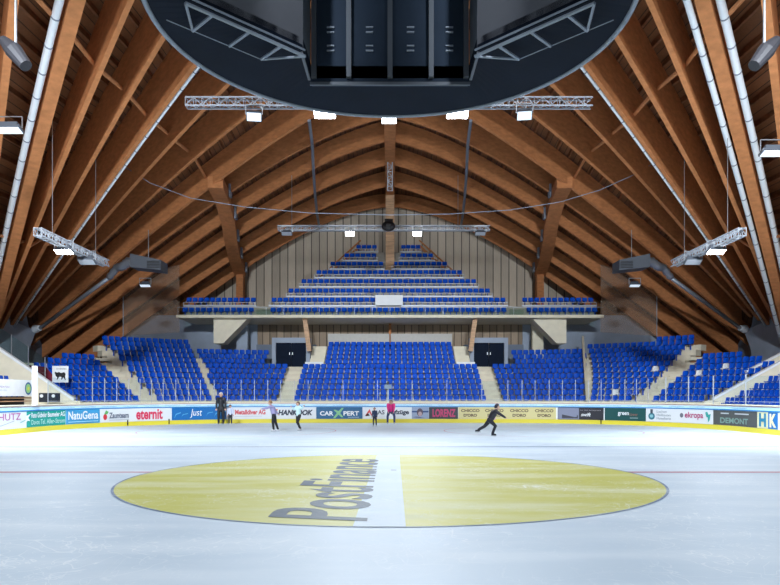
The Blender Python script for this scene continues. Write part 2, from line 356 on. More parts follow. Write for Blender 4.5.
for i, (tx, e) in enumerate((('Lachen', 667), ('Heilbauten', 671), ('Hotellerie', 671))): bent_text(tx, 657, e, TX(.70-.26*i), TX(.88-.26*i), flat((.2,.24,.3)), a)
bshape(680, 683.5, TX(.38), TX(.72), flat((.15,.16,.2)), a, circ)
bent_text('ekropa', 685, 703.5, TX(.26), TX(.82), flat((.42,.05,.16)), a, bold=.02); bshape(705.5, 711, TX(.12), TX(.88), flat((.03,.33,.30)), a, [(0,.9),(.35,1),(.6,.7),(1,.8),(.8,.2),(.5,0),(.45,.45),(.2,.5)])
a = ad(713.3, 757, (.085,.09,.09), 'dark grey panel with pale green capitals')
bent_text('DEMONT', 720.5, 748.5, TX(.14), TX(.52), flat((.20,.33,.29)), a, bold=.03); bshape(721, 729, TX(.76), TX(.84), flat((.55,.58,.6)), a); bshape(735, 749, TX(.76), TX(.84), flat((.55,.58,.6)), a)
a = ad(757.3, 800, WH, 'cream and blue panel with big initials')
bshape(757.5, 768.2, TX(0), TX(1), flat((.74,.69,.42)), a, off=-.008); bshape(768.2, 778, TX(0), TX(1), flat((.0,.16,.48)), a, off=-.008)
bent_text('H', 759.5, 766.5, TX(.1), TX(.92), flat((.01,.20,.36)), a, bold=.05, off=-.022); bent_text('K', 770, 776.8, TX(.1), TX(.92), flat((.80,.76,.5)), a, bold=.05, off=-.022)
for i in range(34):
    q = 60+i*21.0
    if q < 745 and not (705 < q < 712): bent_text('MANAGEMENT', q, q+15, 1.035, 1.085, flat((.10,.33,.62)), boards, name='strip_lettering', off=-.005)
for q in (127, 168.4, 600.6): strip(t_of_px(q), t_of_px(q)+.06, .03, .32, -.03, .02, M['black'], 'board_latch')

# safety glass on the boards
gl = empty('safety_glass', (0,RD,0), label='clear safety glass on thin posts along the top of the rink boards', cat='rink glass')
posts = [50, 94, 106, 118, 130, 141, 152.5, 164, 176.5, 189, 201, 214.5, 227.7, 241.3, 254.5, 267.7, 280.5, 294, 308, 343, 377.5, 412, 447, 482, 508, 522, 535, 549, 562, 575, 588, 600.5, 612, 624, 635.5, 647, 664.5, 687, 711.5, 743.5, 778]
tp = [t_of_px(q) for q in posts]
for i, t in enumerate(tp):
    p, n = board_path(t); q = p+n*.1; h = 2.55 if posts[i] < 650 else 2.62
    if posts[i] in (50,): h = 2.3
    r = .015 if posts[i] < 660 else .022
    MB().box((q.x-r, q.y-RD-r, 1.24), (q.x+r, q.y-RD+r, h)).build('post', M['truss'], gl)
    if i < len(tp)-1:
        strip(t+.04, tp[i+1]-.04, 1.26, 2.5, .095, .012, M['glass'], 'pane', gl)
        strip(t, tp[i+1], 1.36, 1.385, .085, .02, M['truss'], 'rail', gl)

# ------------------------------------------------------------------ grandstand
R0, SX, SY = 11.4, 6.8, 35.3
Z0, RUN, RISE = .86, .8, .4
def stand(th, k, extra=0):     # th: signed degrees off the +Y axis, around the corner centre
    s = 1 if th > 0 else -1; a = math.radians(abs(th)); R = R0+RUN*k+extra
    return Vector((s*(SX+R*math.sin(a)), SY+R*math.cos(a), 0))
def steps(path_of, ks, m, name, lip=True):
    mb = MB(); mb2 = MB()
    for k in ks:
        a = path_of(k, -.1); b = path_of(k, RUN-.1+.001); z = Z0+RISE*k
        n = len(a)
        for i in range(n-1):
            p, q, r, s = a[i], a[i+1], b[i+1], b[i]; zb = max(0, z-RISE-.02) if k else 0
            mb.add([(p.x,p.y,zb),(q.x,q.y,zb),(r.x,r.y,zb),(s.x,s.y,zb),(p.x,p.y,z),(q.x,q.y,z),(r.x,r.y,z),(s.x,s.y,z)],
                   [(0,3,2,1),(4,5,6,7),(0,1,5,4),(1,2,6,5),(2,3,7,6),(3,0,4,7)])
    return mb.build(name, m)
def arcpath(tha, thb):
    return lambda k, e: [stand(tha+(thb-tha)*i/10, k, e) for i in range(11)]
def seg(xa, xb):
    return lambda k, e: [Vector((xa, SY+R0+RUN*k+e, 0)), Vector((xb, SY+R0+RUN*k+e, 0))]
struct(steps(seg(-6.8, 6.8), range(0, 7), M['concrete'], 'stand_steps'))
struct(steps(seg(-5.15, 5.15), range(7, 12), M['concrete'], 'stand_steps'))
for s in (-1, 1):
    struct(steps(arcpath(.01*s, 26*s), range(0, 7), M['concrete'], 'stand_steps'))
    struct(steps(arcpath(9.5*s, 26*s), range(7, 10), M['concrete'], 'stand_steps'))
    struct(steps(arcpath(26*s, 52*s), range(0, 8), M['concrete'], 'stand_steps'))
    struct(steps(arcpath(26*s, (45.8 if s < 0 else 49.6)*s), range(8, 12), M['concrete'], 'stand_steps'))
    struct(steps(arcpath(52*s, 76*s), range(0, 8), M['concrete'], 'stand_steps'))
# aisle half-steps (pale)
def aisle(tha, thb, kmax, nm):
    mb = MB()
    for k in range(kmax):
        a, b = stand(tha, k, -.5), stand(thb, k, -.5); c, d = stand(thb, k, -.1), stand(tha, k, -.1); z = Z0+RISE*k-RISE/2
        mb.prism([(p.x, p.y, z-.2) for p in (a, b, c, d)], (0,0,.2))
    return struct(mb.build(nm, M['cream']))
aisle(-45.6, -50.0, 10, 'aisle_steps'); aisle(49.4, 54.0, 10, 'aisle_steps')
for s in (-1, 1):
    mb = MB()
    for k in range(8):
        y = SY+R0+RUN*k; mb.box((min(s*6.75, s*7.7), y-.5, Z0+RISE*k-.4), (max(s*6.75, s*7.7), y-.1, Z0+RISE*k-.2))
    struct(mb.build('aisle_steps', M['cream']))
    # cross-aisle landing and side stairs up to the upper centre block
    struct(MB().box((min(s*5.2, s*9.9), SY+R0+5.75, 2.6), (max(s*5.2, s*9.9), SY+R0+7.4, 3.85)).build('landing', M['concrete']))
    mb = MB()
    for k in range(9):
        y = 52.4+k*.42; mb.box((min(s*5.2, s*6.35), y, 3.2), (max(s*5.2, s*6.35), y+.44, 3.5+.27*k))
    tag(mb.build('stairway', M['cream']), 'pale stairs beside the %s door under the balcony' % ('left' if s < 0 else 'right'), 'stairs')
    tag(MB().box((min(s*5.1, s*6.5), 52.05, 3.2), (max(s*5.1, s*6.5), 52.15, 4.2)).build('barrier_wall', M['white']), 'low white barrier in front of the %s stairs' % ('left' if s < 0 else 'right'), 'barrier')

# seats -----------------------------------------------------------------
def seat_mb():
    mb = MB(); W_ = .195
    prof = [(0,.44,W_*.82),(.02,.48,W_),(.05,.60,W_*1.02),(.07,.72,W_*.98),(.08,.78,W_*.8)]   # back shell (y, z, half width)
    v = []; 
    for (y, z, hw) in prof:
        for u in (-1,-.6,0,.6,1): v.append((u*hw, y+.10-.05*u*u, z))
    n = len(v); v += [(x, y+.03, z) for x, y, z in v]; f = []
    for i in range(4):
        for j in range(4):
            q = i*5+j; f += [(q, q+1, q+6, q+5), (n+q+5, n+q+6, n+q+1, n+q)]
    for i in range(4):
        q = i*5; f += [(q, q+5, n+q+5, n+q), (q+4, n+q+4, n+q+9, q+9)]
    for j in range(4): f += [(j, n+j, n+j+1, j+1), (20+j, 21+j, n+21+j, n+20+j)]
    mb.add(v, f)
    v = []                                                                                       # seat pan
    for (y, z, hw) in ((-.20,.44,.14),(-.17,.455,.17),(-.05,.44,.18),(.09,.43,.17)):
        for u in (-1,-.5,0,.5,1): v.append((u*hw, y, z+.03*u*u))
    n = len(v); v += [(x, y, z-.03) for x, y, z in v]; f = []
    for i in range(3):
        for j in range(4):
            q = i*5+j; f += [(q, q+1, q+6, q+5), (n+q+5, n+q+6, n+q+1, n+q)]
    for i in range(3):
        q = i*5; f += [(q, q+5, n+q+5, n+q), (q+4, n+q+4, n+q+9, q+9)]
    for j in range(4): f += [(j, n+j, n+j+1, j+1), (15+j, 16+j, n+16+j, n+15+j)]
    mb.add(v, f)
    mb.box((-.03, .02, 0), (.03, .07, .40))
    return mb
SMB = seat_mb()
proto = SMB.build('stadium_seat', M['seat'], smooth=False); smesh = proto.data; bpy.data.objects.remove(proto)
wmesh = smesh.copy(); wmesh.materials.clear(); wmesh.materials.append(M['seat_white'])
ORD = ['first','second','third','fourth','fifth','sixth','seventh','eighth','ninth','tenth','eleventh','twelfth','thirteenth','fourteenth','fifteenth','sixteenth','seventeenth','eighteenth','nineteenth','twentieth','twenty-first','twenty-second','twenty-third','twenty-fourth','twenty-fifth','twenty-sixth','twenty-seventh','twenty-eighth','twenty-ninth','thirtieth','thirty-first','thirty-second','thirty-third','thirty-fourth']
seats = []     # (x, y, z, rot, block, side word, row, idx)
def arcseats(lo, hi, sgn, k, block, side):
    R = R0+RUN*k+.15; n = int(math.radians(hi-lo)*R/.462); i = 0
    if n < 1: return
    for j in range(n):
        th = lo+math.degrees((j+.5)*.462/R); p = stand(sgn*th, k, .15)
        if p.y < 38.9 or abs(p.x) > (21.35 if sgn < 0 else 22.2): continue
        seats.append((p.x, p.y, Z0+RISE*k, -sgn*math.radians(th), block, side, k, i)); i += 1
for k in range(12):
    R = R0+RUN*k
    if k < 7: n = 29; hw = 6.65
    else: n = 22; hw = 5.05
    for j in range(n): seats.append((-hw+.23+j*(2*hw-.46)/(n-1), SY+R0+RUN*k+.15, Z0+RISE*k, 0, 'centre block', 'its left end', k, j))
    x0_ = 7.75 if k < 7 else 9.55
    st = math.degrees(math.asin((x0_-SX)/R))
    if k < 10:
        arcseats(st, 25.6, -1, k, 'block left of the centre stairs', 'the stairs')
        arcseats(st, 32.6-.72*k, 1, k, 'block right of the centre stairs', 'the stairs')
    arcseats(26.3, 45.4, -1, k, 'left corner block', 'its inner edge')
    if k < 11: arcseats(33.6-.78*k, 49.0, 1, k, 'right corner block', 'its inner edge')
    else: arcseats(40, 49.0, 1, k, 'right corner block', 'its inner edge')
    if k < 8:
        arcseats(50.4, 78, -1, k, 'small block beyond the left corner stairs', 'the stairs')
        arcseats(54.4, 78, 1, k, 'small block beyond the right corner stairs', 'the stairs')
for k in range(0, 6):        # right-hand side stand, rows along the rink
    X = 18.7+RUN*k; j = 0; y = 37.9
    while y > 30.5:
        if 390+F*X/y < 800: seats.append((X, y, Z0-.1+RISE*k, -math.pi/2, 'right side stand', 'the sloping parapet', k, j)); j += 1
        y -= .5
for k in range(5, 9):        # its continuation behind the stair opening
    X = 19.6+RUN*k; j = 0; y = 43.4
    while y > 40.2:
        if 390+F*X/y < 795: seats.append((X, y, Z0+.1+RISE*(k-1), -math.pi/2, 'upper right stand behind the parapet', 'its far end', k-5, j)); j += 1
        y -= .5
for k in range(2, 5):
    X = -18.7-RUN*k; j = 0; y = 37.6
    while y > 33:
        if 390+F*X/y > -14: seats.append((X, y, Z0-.1+RISE*k, math.pi/2, 'left side stand', 'the far parapet', k-2, j)); j += 1
        y -= .5
GZ = []
gy = [309.3, 299.3, 290.1, 280.7, 271.7, 263.2, 254.8, 246.3]
for k, py in enumerate(gy): GZ.append((52.9+.8*k, CH+(HZ-py)/F*(52.9+.8*k)-.60))
granges = [[(270, 507)], [(271, 375.5), (402, 506)], [(288, 490.5)], [(301, 476.5)], [(316, 462.5)], [(330, 383.5), (392.5, 447.5)], [(344, 376.5), (400, 433.5)], [(356, 377), (401, 420.5)]]
wings = [[(182, 254), (526.5, 598)], [(186, 256), (522, 594)]]
for k in range(8):
    Y, z = GZ[k]; Yl = Y+.15
    rr = granges[k]+(wings[k] if k < 2 else [])
    for (a_, b_) in rr:
        xa, xb = (a_-390)/F*Yl, (b_-390)/F*Yl; n = max(1, round((xb-xa)/.462))
        for j in range(n): seats.append((xa+(j+.5)*(xb-xa)/n, Yl, z, 0, 'balcony', 'x', k, j))
seats.sort(key=lambda s: s[1])
rest = []; white_at = {('right corner block', 0, 6), ('right corner block', 1, 3), ('right corner block', 2, 9), ('right corner block', 5, 9), ('small block beyond the right corner stairs', 5, 5), ('small block beyond the right corner stairs', 4, 2), ('right corner block', 3, 9)}
cnt = 0; sv = SMB.v; sf = SMB.f; stuff = MB()
for (x, y, z, r, blk, side, k, j) in seats:
    px = 390+F*x/y; wht = (blk, k, j) in white_at
    if (cnt < 300 and -6 < px < 786) or wht:
        o = bpy.data.objects.new('stadium_seat', wmesh if wht else smesh); COL.objects.link(o); o.location = (x, y, z); o.rotation_euler = (0,0,r)
        tag(o, '%s seat, %s from %s, %s row, %s' % ('white' if wht else 'blue', ORD[j], side, ORD[k], blk), 'seat', 'stadium seats of the stands'); cnt += 1
    else:
        c, s_ = math.cos(r), math.sin(r)
        stuff.add([(x+c*v[0]-s_*v[1], y+s_*v[0]+c*v[1], z+v[2]) for v in sv], sf)
tag(stuff.build('stadium_seats', M['seat']), 'rows of small blue seats in the farther stands and on the balcony', 'seats', kind='stuff')

# side stands (steps), parapets ------------------------------------------
def side_steps(s, ya, yb, ks, off, zoff, nm='stand_steps'):
    mb = MB()
    for k in ks:
        xa, xb = s*(off+RUN*k-.4), s*(off+RUN*(k+1)-.4); z = Z0+zoff+RISE*k
        mb.box((min(xa, xb), ya, max(0, z-RISE-.02) if k != ks[0] else 0), (max(xa, xb), yb, z))
    return struct(mb.build(nm, M['concrete']))
side_steps(1, 24, 38.25, list(range(0, 8)), 18.7, -.1)
side_steps(1, 40.0, 43.8, list(range(5, 10)), 19.6, -.3)
side_steps(-1, 33, 38.1, list(range(2, 8)), 18.7, -.1)
mb = MB().prism([(17.7,38.3,0),(28,38.3,0),(28,38.3,6.75),(18.3,38.3,1.45),(17.7,38.3,1.3)], (0,.22,0))
o = tag(mb.build('parapet_wall', M['cream']), 'cream parapet wall sloping up at the end of the right side stand', 'wall')
MB().bar((18.2,38.4,1.44),(28,38.4,6.8),.3,.12).build('coping', M['white'], o)
mb = MB().prism([(20.9,39.9,0),(28.5,39.9,0),(28.5,39.9,6.9),(20.9,39.9,3.0)], (0,.2,0))
o = tag(mb.build('parapet_wall', M['cream']), 'upper cream parapet with a dark opening above the right side stand', 'wall')
MB().box((21.0, 39.86, 2.0), (22.0, 39.9, 2.62)).build('opening', M['dark'], o)  # dark plate on the wall face, painted for the shade inside the opening
MB().bar((20.9,39.95,3.05),(28.5,39.95,6.95),.3,.1).build('coping', M['white'], o)
mb = MB().prism([(-17.4,38.2,0),(-28,38.2,0),(-28,38.2,8.3),(-21.9,38.2,4.17),(-17.75,38.2,1.36),(-17.4,38.2,1.3)], (0,.22,0))
o = tag(mb.build('parapet_wall', M['cream']), 'cream parapet wall sloping up at the end of the left side stand', 'wall')
MB().bar((-17.75,38.3,1.40),(-22.2,38.3,4.42),.3,.14).build('coping', M['white'], o)
g = empty('glass_balustrade', (-20,38.6,0), label='greenish glass balustrade rising along the top of the left parapet', cat='balustrade')
for i in range(4):
    xa = -19.6-i*.95; xb = xa-.9; za = lambda x: 1.42+(-x-17.75)*.677
    MB().prism([(xa+20,0,za(xa)),(xb+20,0,za(xb)),(xb+20,0,za(xb)+1.1),(xa+20,0,za(xa)+1.1)], (0,.015,0)).build('pane', M['green_glass'], g)
    MB().box((xa+20, -.02, za(xa)), (xa+20.04, .03, za(xa)+1.15)).build('post', M['steel'], g)
# wall in front of the stands behind the boards
struct(MB().box((-6.8, 46.45, 0), (6.8, 46.59, 1.27)).build('trim_1', M['cream']))
for s, n_ in ((-1, 2), (1, 3)):
    mb = MB(); pts = [stand(s*(.01+76*i/16), 0, -.25) for i in range(17)]
    for i in range(16): mb.bar((pts[i].x, pts[i].y, .635), (pts[i+1].x, pts[i+1].y, .635), .14, 1.27)
    struct(mb.build('trim_%d' % n_, M['cream']))
# white divider post on the right block
tag(MB().bar((12.85,44.4,1.3),(12.85,44.4,1.31),.2,.2).bar(stand(33.0,0)+Vector((0,0,1.2)), stand(24.6,11)+Vector((0,0,6.1)), .16, .5).build('divider_rail', M['cream']), 'cream dividing rail running up between the two right hand seat blocks', 'rail')

# ------------------------------------------------------------------ balcony (upper stand)
Zg = GZ[0][1]
bal = tag(MB().box((-16.45, 52.3, Zg-.12), (16.45, 61.5, Zg+.10)).build('balcony_slab', M['cream']), 'long cream balcony slab carrying the upper seats under the gable', 'balcony')
struct(bal)
mb = MB()
ext = [(-16.2, 16.2), (-16.0, 16.0), (-8.6, 8.6), (-7.7, 7.6), (-6.6, 6.5), (-5.4, 5.3), (-4.4, 4.3), (-3.4, 3.3)]
for k in range(8):
    Y, z = GZ[k]; Yb = 61.4; mb.box((ext[k][0], Y-.35, (GZ[k-1][1]-.02) if k else Zg-.1), (ext[k][1], Yb, z))
struct(mb.build('balcony_steps', mat('balcony_step', (.36,.33,.28), .8)))
for k in range(1, 8):
    Y, z = GZ[k]; segs = granges[k]+(wings[k] if k < 2 else [])
    if k == 1: segs = [(271, 375.5), (402, 506)]+wings[1]
    for (a_, b_) in segs:
        mb = MB(); xa, xb = (a_-391)/F*Y, (b_-389)/F*Y
        mb.box((xa, Y-.42, z-.02), (xb, Y-.38, z+.10)); mb.bar((xa, Y-.40, z+.30), (xb, Y-.40, z+.30), .03, .03)
        n = max(1, int((xb-xa)/1.4))
        for i in range(n+1): mb.bar((xa+(xb-xa)*i/n, Y-.40, z), (xa+(xb-xa)*i/n, Y-.40, z+.3), .03, .03)
        tag(mb.build('guard_rail', M['truss']), 'pale guard rail in front of the %s balcony seat row, %s' % (ORD[k], 'left wing' if xb < -10 else 'right wing' if xa > 10 else 'left half' if xb < 1 else 'right half' if xa > -1 else 'full width'), 'rail')
# front balustrade of the balcony
fb = empty('balcony_balustrade', (0,52.4,Zg), label='glass and steel balustrade along the front edge of the balcony', cat='balustrade')
for i in range(24):
    xa = -16.35+i*1.3625; MB().box((xa, -.01, .1), (xa+1.32, .01, .66)).build('pane', M['clear'], fb)
    MB().box((xa-.012, -.02, .1), (xa+.012, .02, .7)).build('post', M['truss'], fb)
MB().bar((-16.4,0,.7),(16.4,0,.7),.03,.03).build('handrail', M['truss'], fb)
for s in (-1, 1):
    tag(MB().box((min(s*9.35, s*10.45), 53.2, Zg-.1), (max(s*9.35, s*10.45), 53.3, Zg+.62)).build('infill_panel', M['clear']), 'pale glass panel closing the %s balcony stair gap' % ('left' if s < 0 else 'right'), 'panel')
    tag(MB().box((s*16.3-.04, 52.4, Zg-.1), (s*16.3+.04, 55, Zg+1.5)).build('end_screen', M['clear']), 'glass end screen at the %s end of the balcony' % ('left' if s < 0 else 'right'), 'screen')
    nm = 'left' if s < 0 else 'right'
    # stair soffit wedge + under-balcony pieces
    tag(MB().prism([(s*13.75, 53.0, Zg-.12), (s*11.1, 53.0, Zg-.12), (s*13.0, 53.0, 5.7), (s*13.75, 53.0, 5.7)], (0, 1.5, 0)).build('stair_soffit', M['cream']), 'cream triangular stair underside hanging below the %s end of the balcony' % nm, 'stairs')
    tag(MB().bar((s*6.3, 53.2, 5.1), (s*6.65, 53.2, Zg-.12), .35, .35).build('timber_strut', M['glulam_pale']), 'timber strut under the %s half of the balcony, beside the door' % nm, 'strut')
    tag(MB().box((s*12.1-.45, 55.6, 3), (s*12.1+.45, 56.2, Zg-.12)).build('concrete_pillar', M['blue_concrete' if s < 0 else 'cream']), 'square concrete pillar under the %s part of the balcony' % nm, 'pillar')
    # door block
    dx0, dx1 = (6.5, 9.0)
    d = struct(empty('door_%d' % (1 if s < 0 else 2), (s*7.85, 54.0, 3.86)))
    MB().box((-1.2, .0, .0), (-.02, .08, 1.95)).build('door_leaf', M['door'], d); MB().box((.02, .0, .0), (1.2, .08, 1.95)).build('door_leaf', M['door'], d)
    MB().box((-1.5, -.15, 1.95), (1.5, .9, 2.35)).box((-1.5, -.15, 0), (-1.2, .9, 1.95)).box((1.2, -.15, 0), (1.5, .9, 1.95)).build('door_frame', M['blue_concrete'], d)
    MB().box((-.14, -.05, 1.0), (-.10, 0, 1.2)).box((.10, -.05, 1.0), (.14, 0, 1.2)).build('door_handle', M['steel'], d)
tag(MB().box((-1.15, 53.15, Zg+.95), (1.0, 53.4, Zg+1.75)).build('control_desk', M['white']), 'white control desk in the middle of the balcony seats', 'desk')
# back walls
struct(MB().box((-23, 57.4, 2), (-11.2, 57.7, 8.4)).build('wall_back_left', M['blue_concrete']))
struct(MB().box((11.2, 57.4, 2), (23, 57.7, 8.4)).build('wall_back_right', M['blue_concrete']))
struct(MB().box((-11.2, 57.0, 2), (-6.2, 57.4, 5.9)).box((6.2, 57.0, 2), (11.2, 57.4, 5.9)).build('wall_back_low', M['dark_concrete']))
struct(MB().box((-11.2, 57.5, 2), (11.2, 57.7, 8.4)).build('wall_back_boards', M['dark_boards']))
pn = tag(MB().box((-5.15, 56.4, 5.3), (-.06, 56.55, 6.75)).box((.06, 56.4, 5.3), (5.15, 56.55, 6.75)).build('back_panel', mat('panelgrey', (.52,.50,.46), .6, noise=.05)), 'long grey panel behind the top row of the centre block', 'panel')
tag(MB().bar((-.0, 56.9, 3), (0, 56.9, Zg-.12), .22, .22).build('timber_post', M['glulam']), 'brown timber post under the middle of the balcony', 'post')

# ------------------------------------------------------------------ roof beams
BEAMS = [(-2.0,44.3,3.9,.30,.25),(3.4,45.9,4.0,.30,.25),(7.99,47.25,4.09,.32,.25),(12.27,47.25,4.54,.24,.28),(16.43,48.15,5.38,.25,.28),(20.47,49.27,5.81,.22,.28),(25.22,50.24,6.23,.29,.26),
 (30.7,51.19,6.59,.37,.28),(36.19,52.42,5.87,.30,.33),(41.38,52.68,5.33,.34,.60),(45.23,54.4,4.45,.30,.50),(49.81,55.79,3.27,.32,.33),(55.03,56.96,2.13,.35,.31),(61.28,57.9,.05,.42,.46)]
ZR = 18.6; PUR = .22
DEPS = [1.75]*3+[2.0]*3+[1.95, 1.85, 1.65, 1.45, 1.36, 1.3, 1.25, 1.2]; DEP = 1.6
def bpt(b, s, sg=-1, dz=0):
    Yr, Yf, zf, c, e = b
    return Vector((sg*28*s, Yr+(Yf-Yr)*s, ZR-(ZR-zf)*((1-c)*s+c*s*s-e*s*(1-s)**3)+dz))
names = ['near the camera', 'nearest the picture edge', 'thick, with the white pipe', 'second', 'third', 'fourth', 'fifth', 'sixth', 'seventh', 'eighth', 'ninth', 'tenth', 'eleventh', 'last, against the gable wall']
ends = [.95]*9+[.99,.99,.99,.99,.97]
for sg in (-1, 1):
    side = 'left' if sg < 0 else 'right'
    for i, b in enumerate(BEAMS):
        wd = .46 if i == 2 else (.26 if i < 2 else .20); n = 26; v = []; f = []
        for j in range(n+1):
            s = .004+(ends[i]-.004)*j/n; p = bpt(b, s, sg); q = bpt(b, s+.01, sg); d = Vector((q.x-p.x, q.y-p.y, 0)).normalized(); r = Vector((-d.y, d.x, 0))*wd/2
            v += [p-r, p+r, p+r+Vector((0,0,DEPS[i])), p-r+Vector((0,0,DEPS[i]))]
            if j: k = 4*j; f += [(k-4+m_, k-4+(m_+1) % 4, k+(m_+1) % 4, k+m_) for m_ in range(4)]
        f += [(0,1,2,3), (4*n+3,4*n+2,4*n+1,4*n)]
        o = MB().add(v, f).build('roof_beam', M['glulam'])
        nm = {0: 'brown timber roof beam over the near end of the hall, %s side', 1: 'brown timber roof beam at the %s picture edge beyond the piped beam',
              2: 'thick double timber roof beam flanked by white pipe, %s side', 13: 'last timber roof beam against the gable wall, %s half'}.get(i)
        nm = nm % side if nm else 'brown timber roof beam, %s from the thick piped beam, %s side of the roof' % (ORD[i-3], side)
        tag(o, nm, 'roof beam', 'glulam roof beams')
    # ceiling deck
    v = []; f = []; NS = 30
    for bi, b in enumerate(BEAMS):
        for j in range(NS+1): v.append(bpt(b, j/NS, sg, DEPS[bi]+PUR))
    for j in range(NS+1):
        q = bpt(BEAMS[-1], j/NS, sg, DEPS[-1]+PUR); v.append(Vector((q.x, 62.1, q.z)))
    for i in range(len(BEAMS)):
        for j in range(NS): k = i*(NS+1)+j; f.append((k, k+1, k+NS+2, k+NS+1))
    c = MB().add(v, f).build('ceiling', M['deck']); struct(c); md = c.modifiers.new('s', 'SOLIDIFY'); md.thickness = .12; md.offset = 1 if sg < 0 else 1
    # purlins between neighbouring beams
    rest = MB(); made = 0
    for i in range(len(BEAMS)-1):
        for j in range(1, 34):
            s = j*.0285; p = bpt(BEAMS[i], s, sg, DEPS[i]+PUR/2); q = bpt(BEAMS[i+1], s, sg, DEPS[i+1]+PUR/2)
            if i in (0, 1, 2, 3) and made < 48 and 8 <= j <= 24: MB().bar(p, q, .12, PUR).build('purlin', M['purlin'], c); made += 1
            else: rest.bar(p, q, .12, PUR)
    ro = rest.build('purlin', M['purlin'], c); ro['kind'] = 'stuff'
    # cross ties: heavy strut between the last beams, thin rods further up
    tie_px = {13: .470, 12: .455, 11: .437, 10: .417, 9: .405, 8: .39}
    kk = sorted(tie_px)
    for a_, b_ in zip(kk[:-1], kk[1:]):
        p, q = bpt(BEAMS[a_], tie_px[a_], sg, .05), bpt(BEAMS[b_], tie_px[b_], sg, .05)
        tag(MB().bar(p, q, .95, .7).build('cross_strut', M['glulam']), 'heavy timber strut between the %s pair of far beams, %s side' % (ORD[13-b_], side), 'strut', 'timber struts between roof beams')
        tag(MB().bar(q+Vector((-sg*.62, -.3, -.1)), q+Vector((-sg*.62, -.3, .75)), .5, .12).build('steel_bracket', M['greyrim']), 'grey steel bracket on the %s strut joint from the gable wall, %s side' % (ORD[13-b_], side), 'bracket', 'steel brackets on the strut')
    p = bpt(BEAMS[13], .468, sg, 0)
    tag(MB().bar((p.x, p.y-.1, Zg), (p.x, p.y-.1, p.z+.2), .8, .6).build('timber_column', M['glulam']), 'brown timber column on the balcony carrying the %s strut' % side, 'column')
    for a_ in range(1, 8):
        p, q = bpt(BEAMS[a_], .40, sg, .1), bpt(BEAMS[a_+1], .415, sg, .75)
        tag(MB().tube([p, q], .085).build('tie_rod', M['glulam']), 'brown tie rod between roof beams, %s one from the piped beam, upper %s' % (ORD[a_-1], side), 'tie rod', 'upper tie rods')
        p, q = bpt(BEAMS[a_], .70, sg, .1), bpt(BEAMS[a_+1], .71, sg, .7)
        tag(MB().tube([p, q], .085).build('tie_rod', M['glulam']), 'brown tie rod between roof beams, %s one from the piped beam, lower %s' % (ORD[a_-1], side), 'tie rod', 'lower tie rods')
    for a_ in range(8, 13):
        p, q = bpt(BEAMS[a_], .165+.012*(a_-8), sg, -.06), bpt(BEAMS[a_+1], .165+.012*(a_-7), sg, -.06)
        tag(MB().tube([p, q], .10).build('tie_rod', M['greyrim']), 'grey tie rod under the far beams near the ridge, %s span, %s side' % (ORD[a_-8], side), 'tie rod', 'ridge tie rods')
    # white pipes
    def pipe(bi, off, rad, s0, s1, lab):
        pts = []
        for j in range(25):
            s = s0+(s1-s0)*j/24; p = bpt(BEAMS[bi], s, sg); q = bpt(BEAMS[bi], s+.01, sg); d = Vector((q.x-p.x, q.y-p.y, 0)).normalized(); r = Vector((-d.y, d.x, 0))
            if r.y > 0: r = -r                      # towards the near side
            pts.append(p+r*off+Vector((0,0,rad+.02)))
        o = tag(MB().tube(pts, rad, 10).build('ceiling_pipe', M['pipe'], smooth=True), lab, 'pipe')
        for j in range(1, 24, 1):
            if pts[j].y > 12: MB().tube([pts[j]-(pts[j+1]-pts[j]).normalized()*.03, pts[j]+(pts[j+1]-pts[j]).normalized()*.03], rad*1.1, 10).build('pipe_clamp', M['greyrim'], o)
    pipe(2, .48, .14, .28, .95, 'fat white pipe on the outer side of the thick %s beam' % side)
    if sg > 0: pipe(2, -.46, .12, .28, .95, 'thinner white pipe on the inner side of the thick right beam')
    pipe(5, -.24, .075, .25, .96, 'slim white pipe along the third beam from the thick one, %s side' % side)
    # abutment
    pts = [Vector((sg*26.65, y_, z_)) for y_, z_ in ((42.5,7.7),(46.4,7.13),(51.2,6.5),(50.2,5.0),(50.2,2),(42.5,2))]
    tag(MB().prism(pts, (sg*.8, 0, 0)).build('abutment_wall', M['blue_concrete']), 'grey concrete abutment where the roof beams land, %s side' % side, 'wall')
struct(MB().box((-.36, -4, 18.45), (.36, 61.8, 20.4)).build('trim_4', M['glulam']))
tag(MB().box((-.36, 57.0, GZ[5][1]), (.36, 57.5, 18.6)).build('timber_column', M['glulam_pale']), 'tall timber column in the middle of the balcony under the ridge', 'column')
# gable wall
poly = [(-28,62,2)]+[(bpt(BEAMS[13], s).x, 62, bpt(BEAMS[13], s).z+2.2) for s in [1-.05*i for i in range(21)]]+[(bpt(BEAMS[13], s, 1).x, 62, bpt(BEAMS[13], s, 1).z+2.2) for s in [.05*i for i in range(1, 21)]]+[(28,62,2)]
struct(MB().prism(poly, (0,.2,0)).build('wall_back', M['gable']))
# stepped timber edge of the balcony against the gable
for sg in (-1, 1):
    p = MB().bar((sg*9.6, 60.6, GZ[1][1]+.5), (sg*2.6, 60.6, GZ[7][1]+1.6), .12, .12).bar((sg*9.6, 60.6, GZ[1][1]), (sg*2.6, 60.6, GZ[7][1]+1.1), .12, .25)
    tag(p.build('stair_stringer', M['glulam']), 'brown sloping handrail beside the stepped seats, %s of the gable' % ('left' if sg < 0 else 'right'), 'rail')
# side walls far back
struct(MB().box((-28.6, 30, 0), (-28.2, 62, 8.5)).build('wall_left', M['dark_concrete']))
struct(MB().box((28.2, 30, 0), (28.6, 62, 8.5)).build('wall_right', M['dark_concrete']))

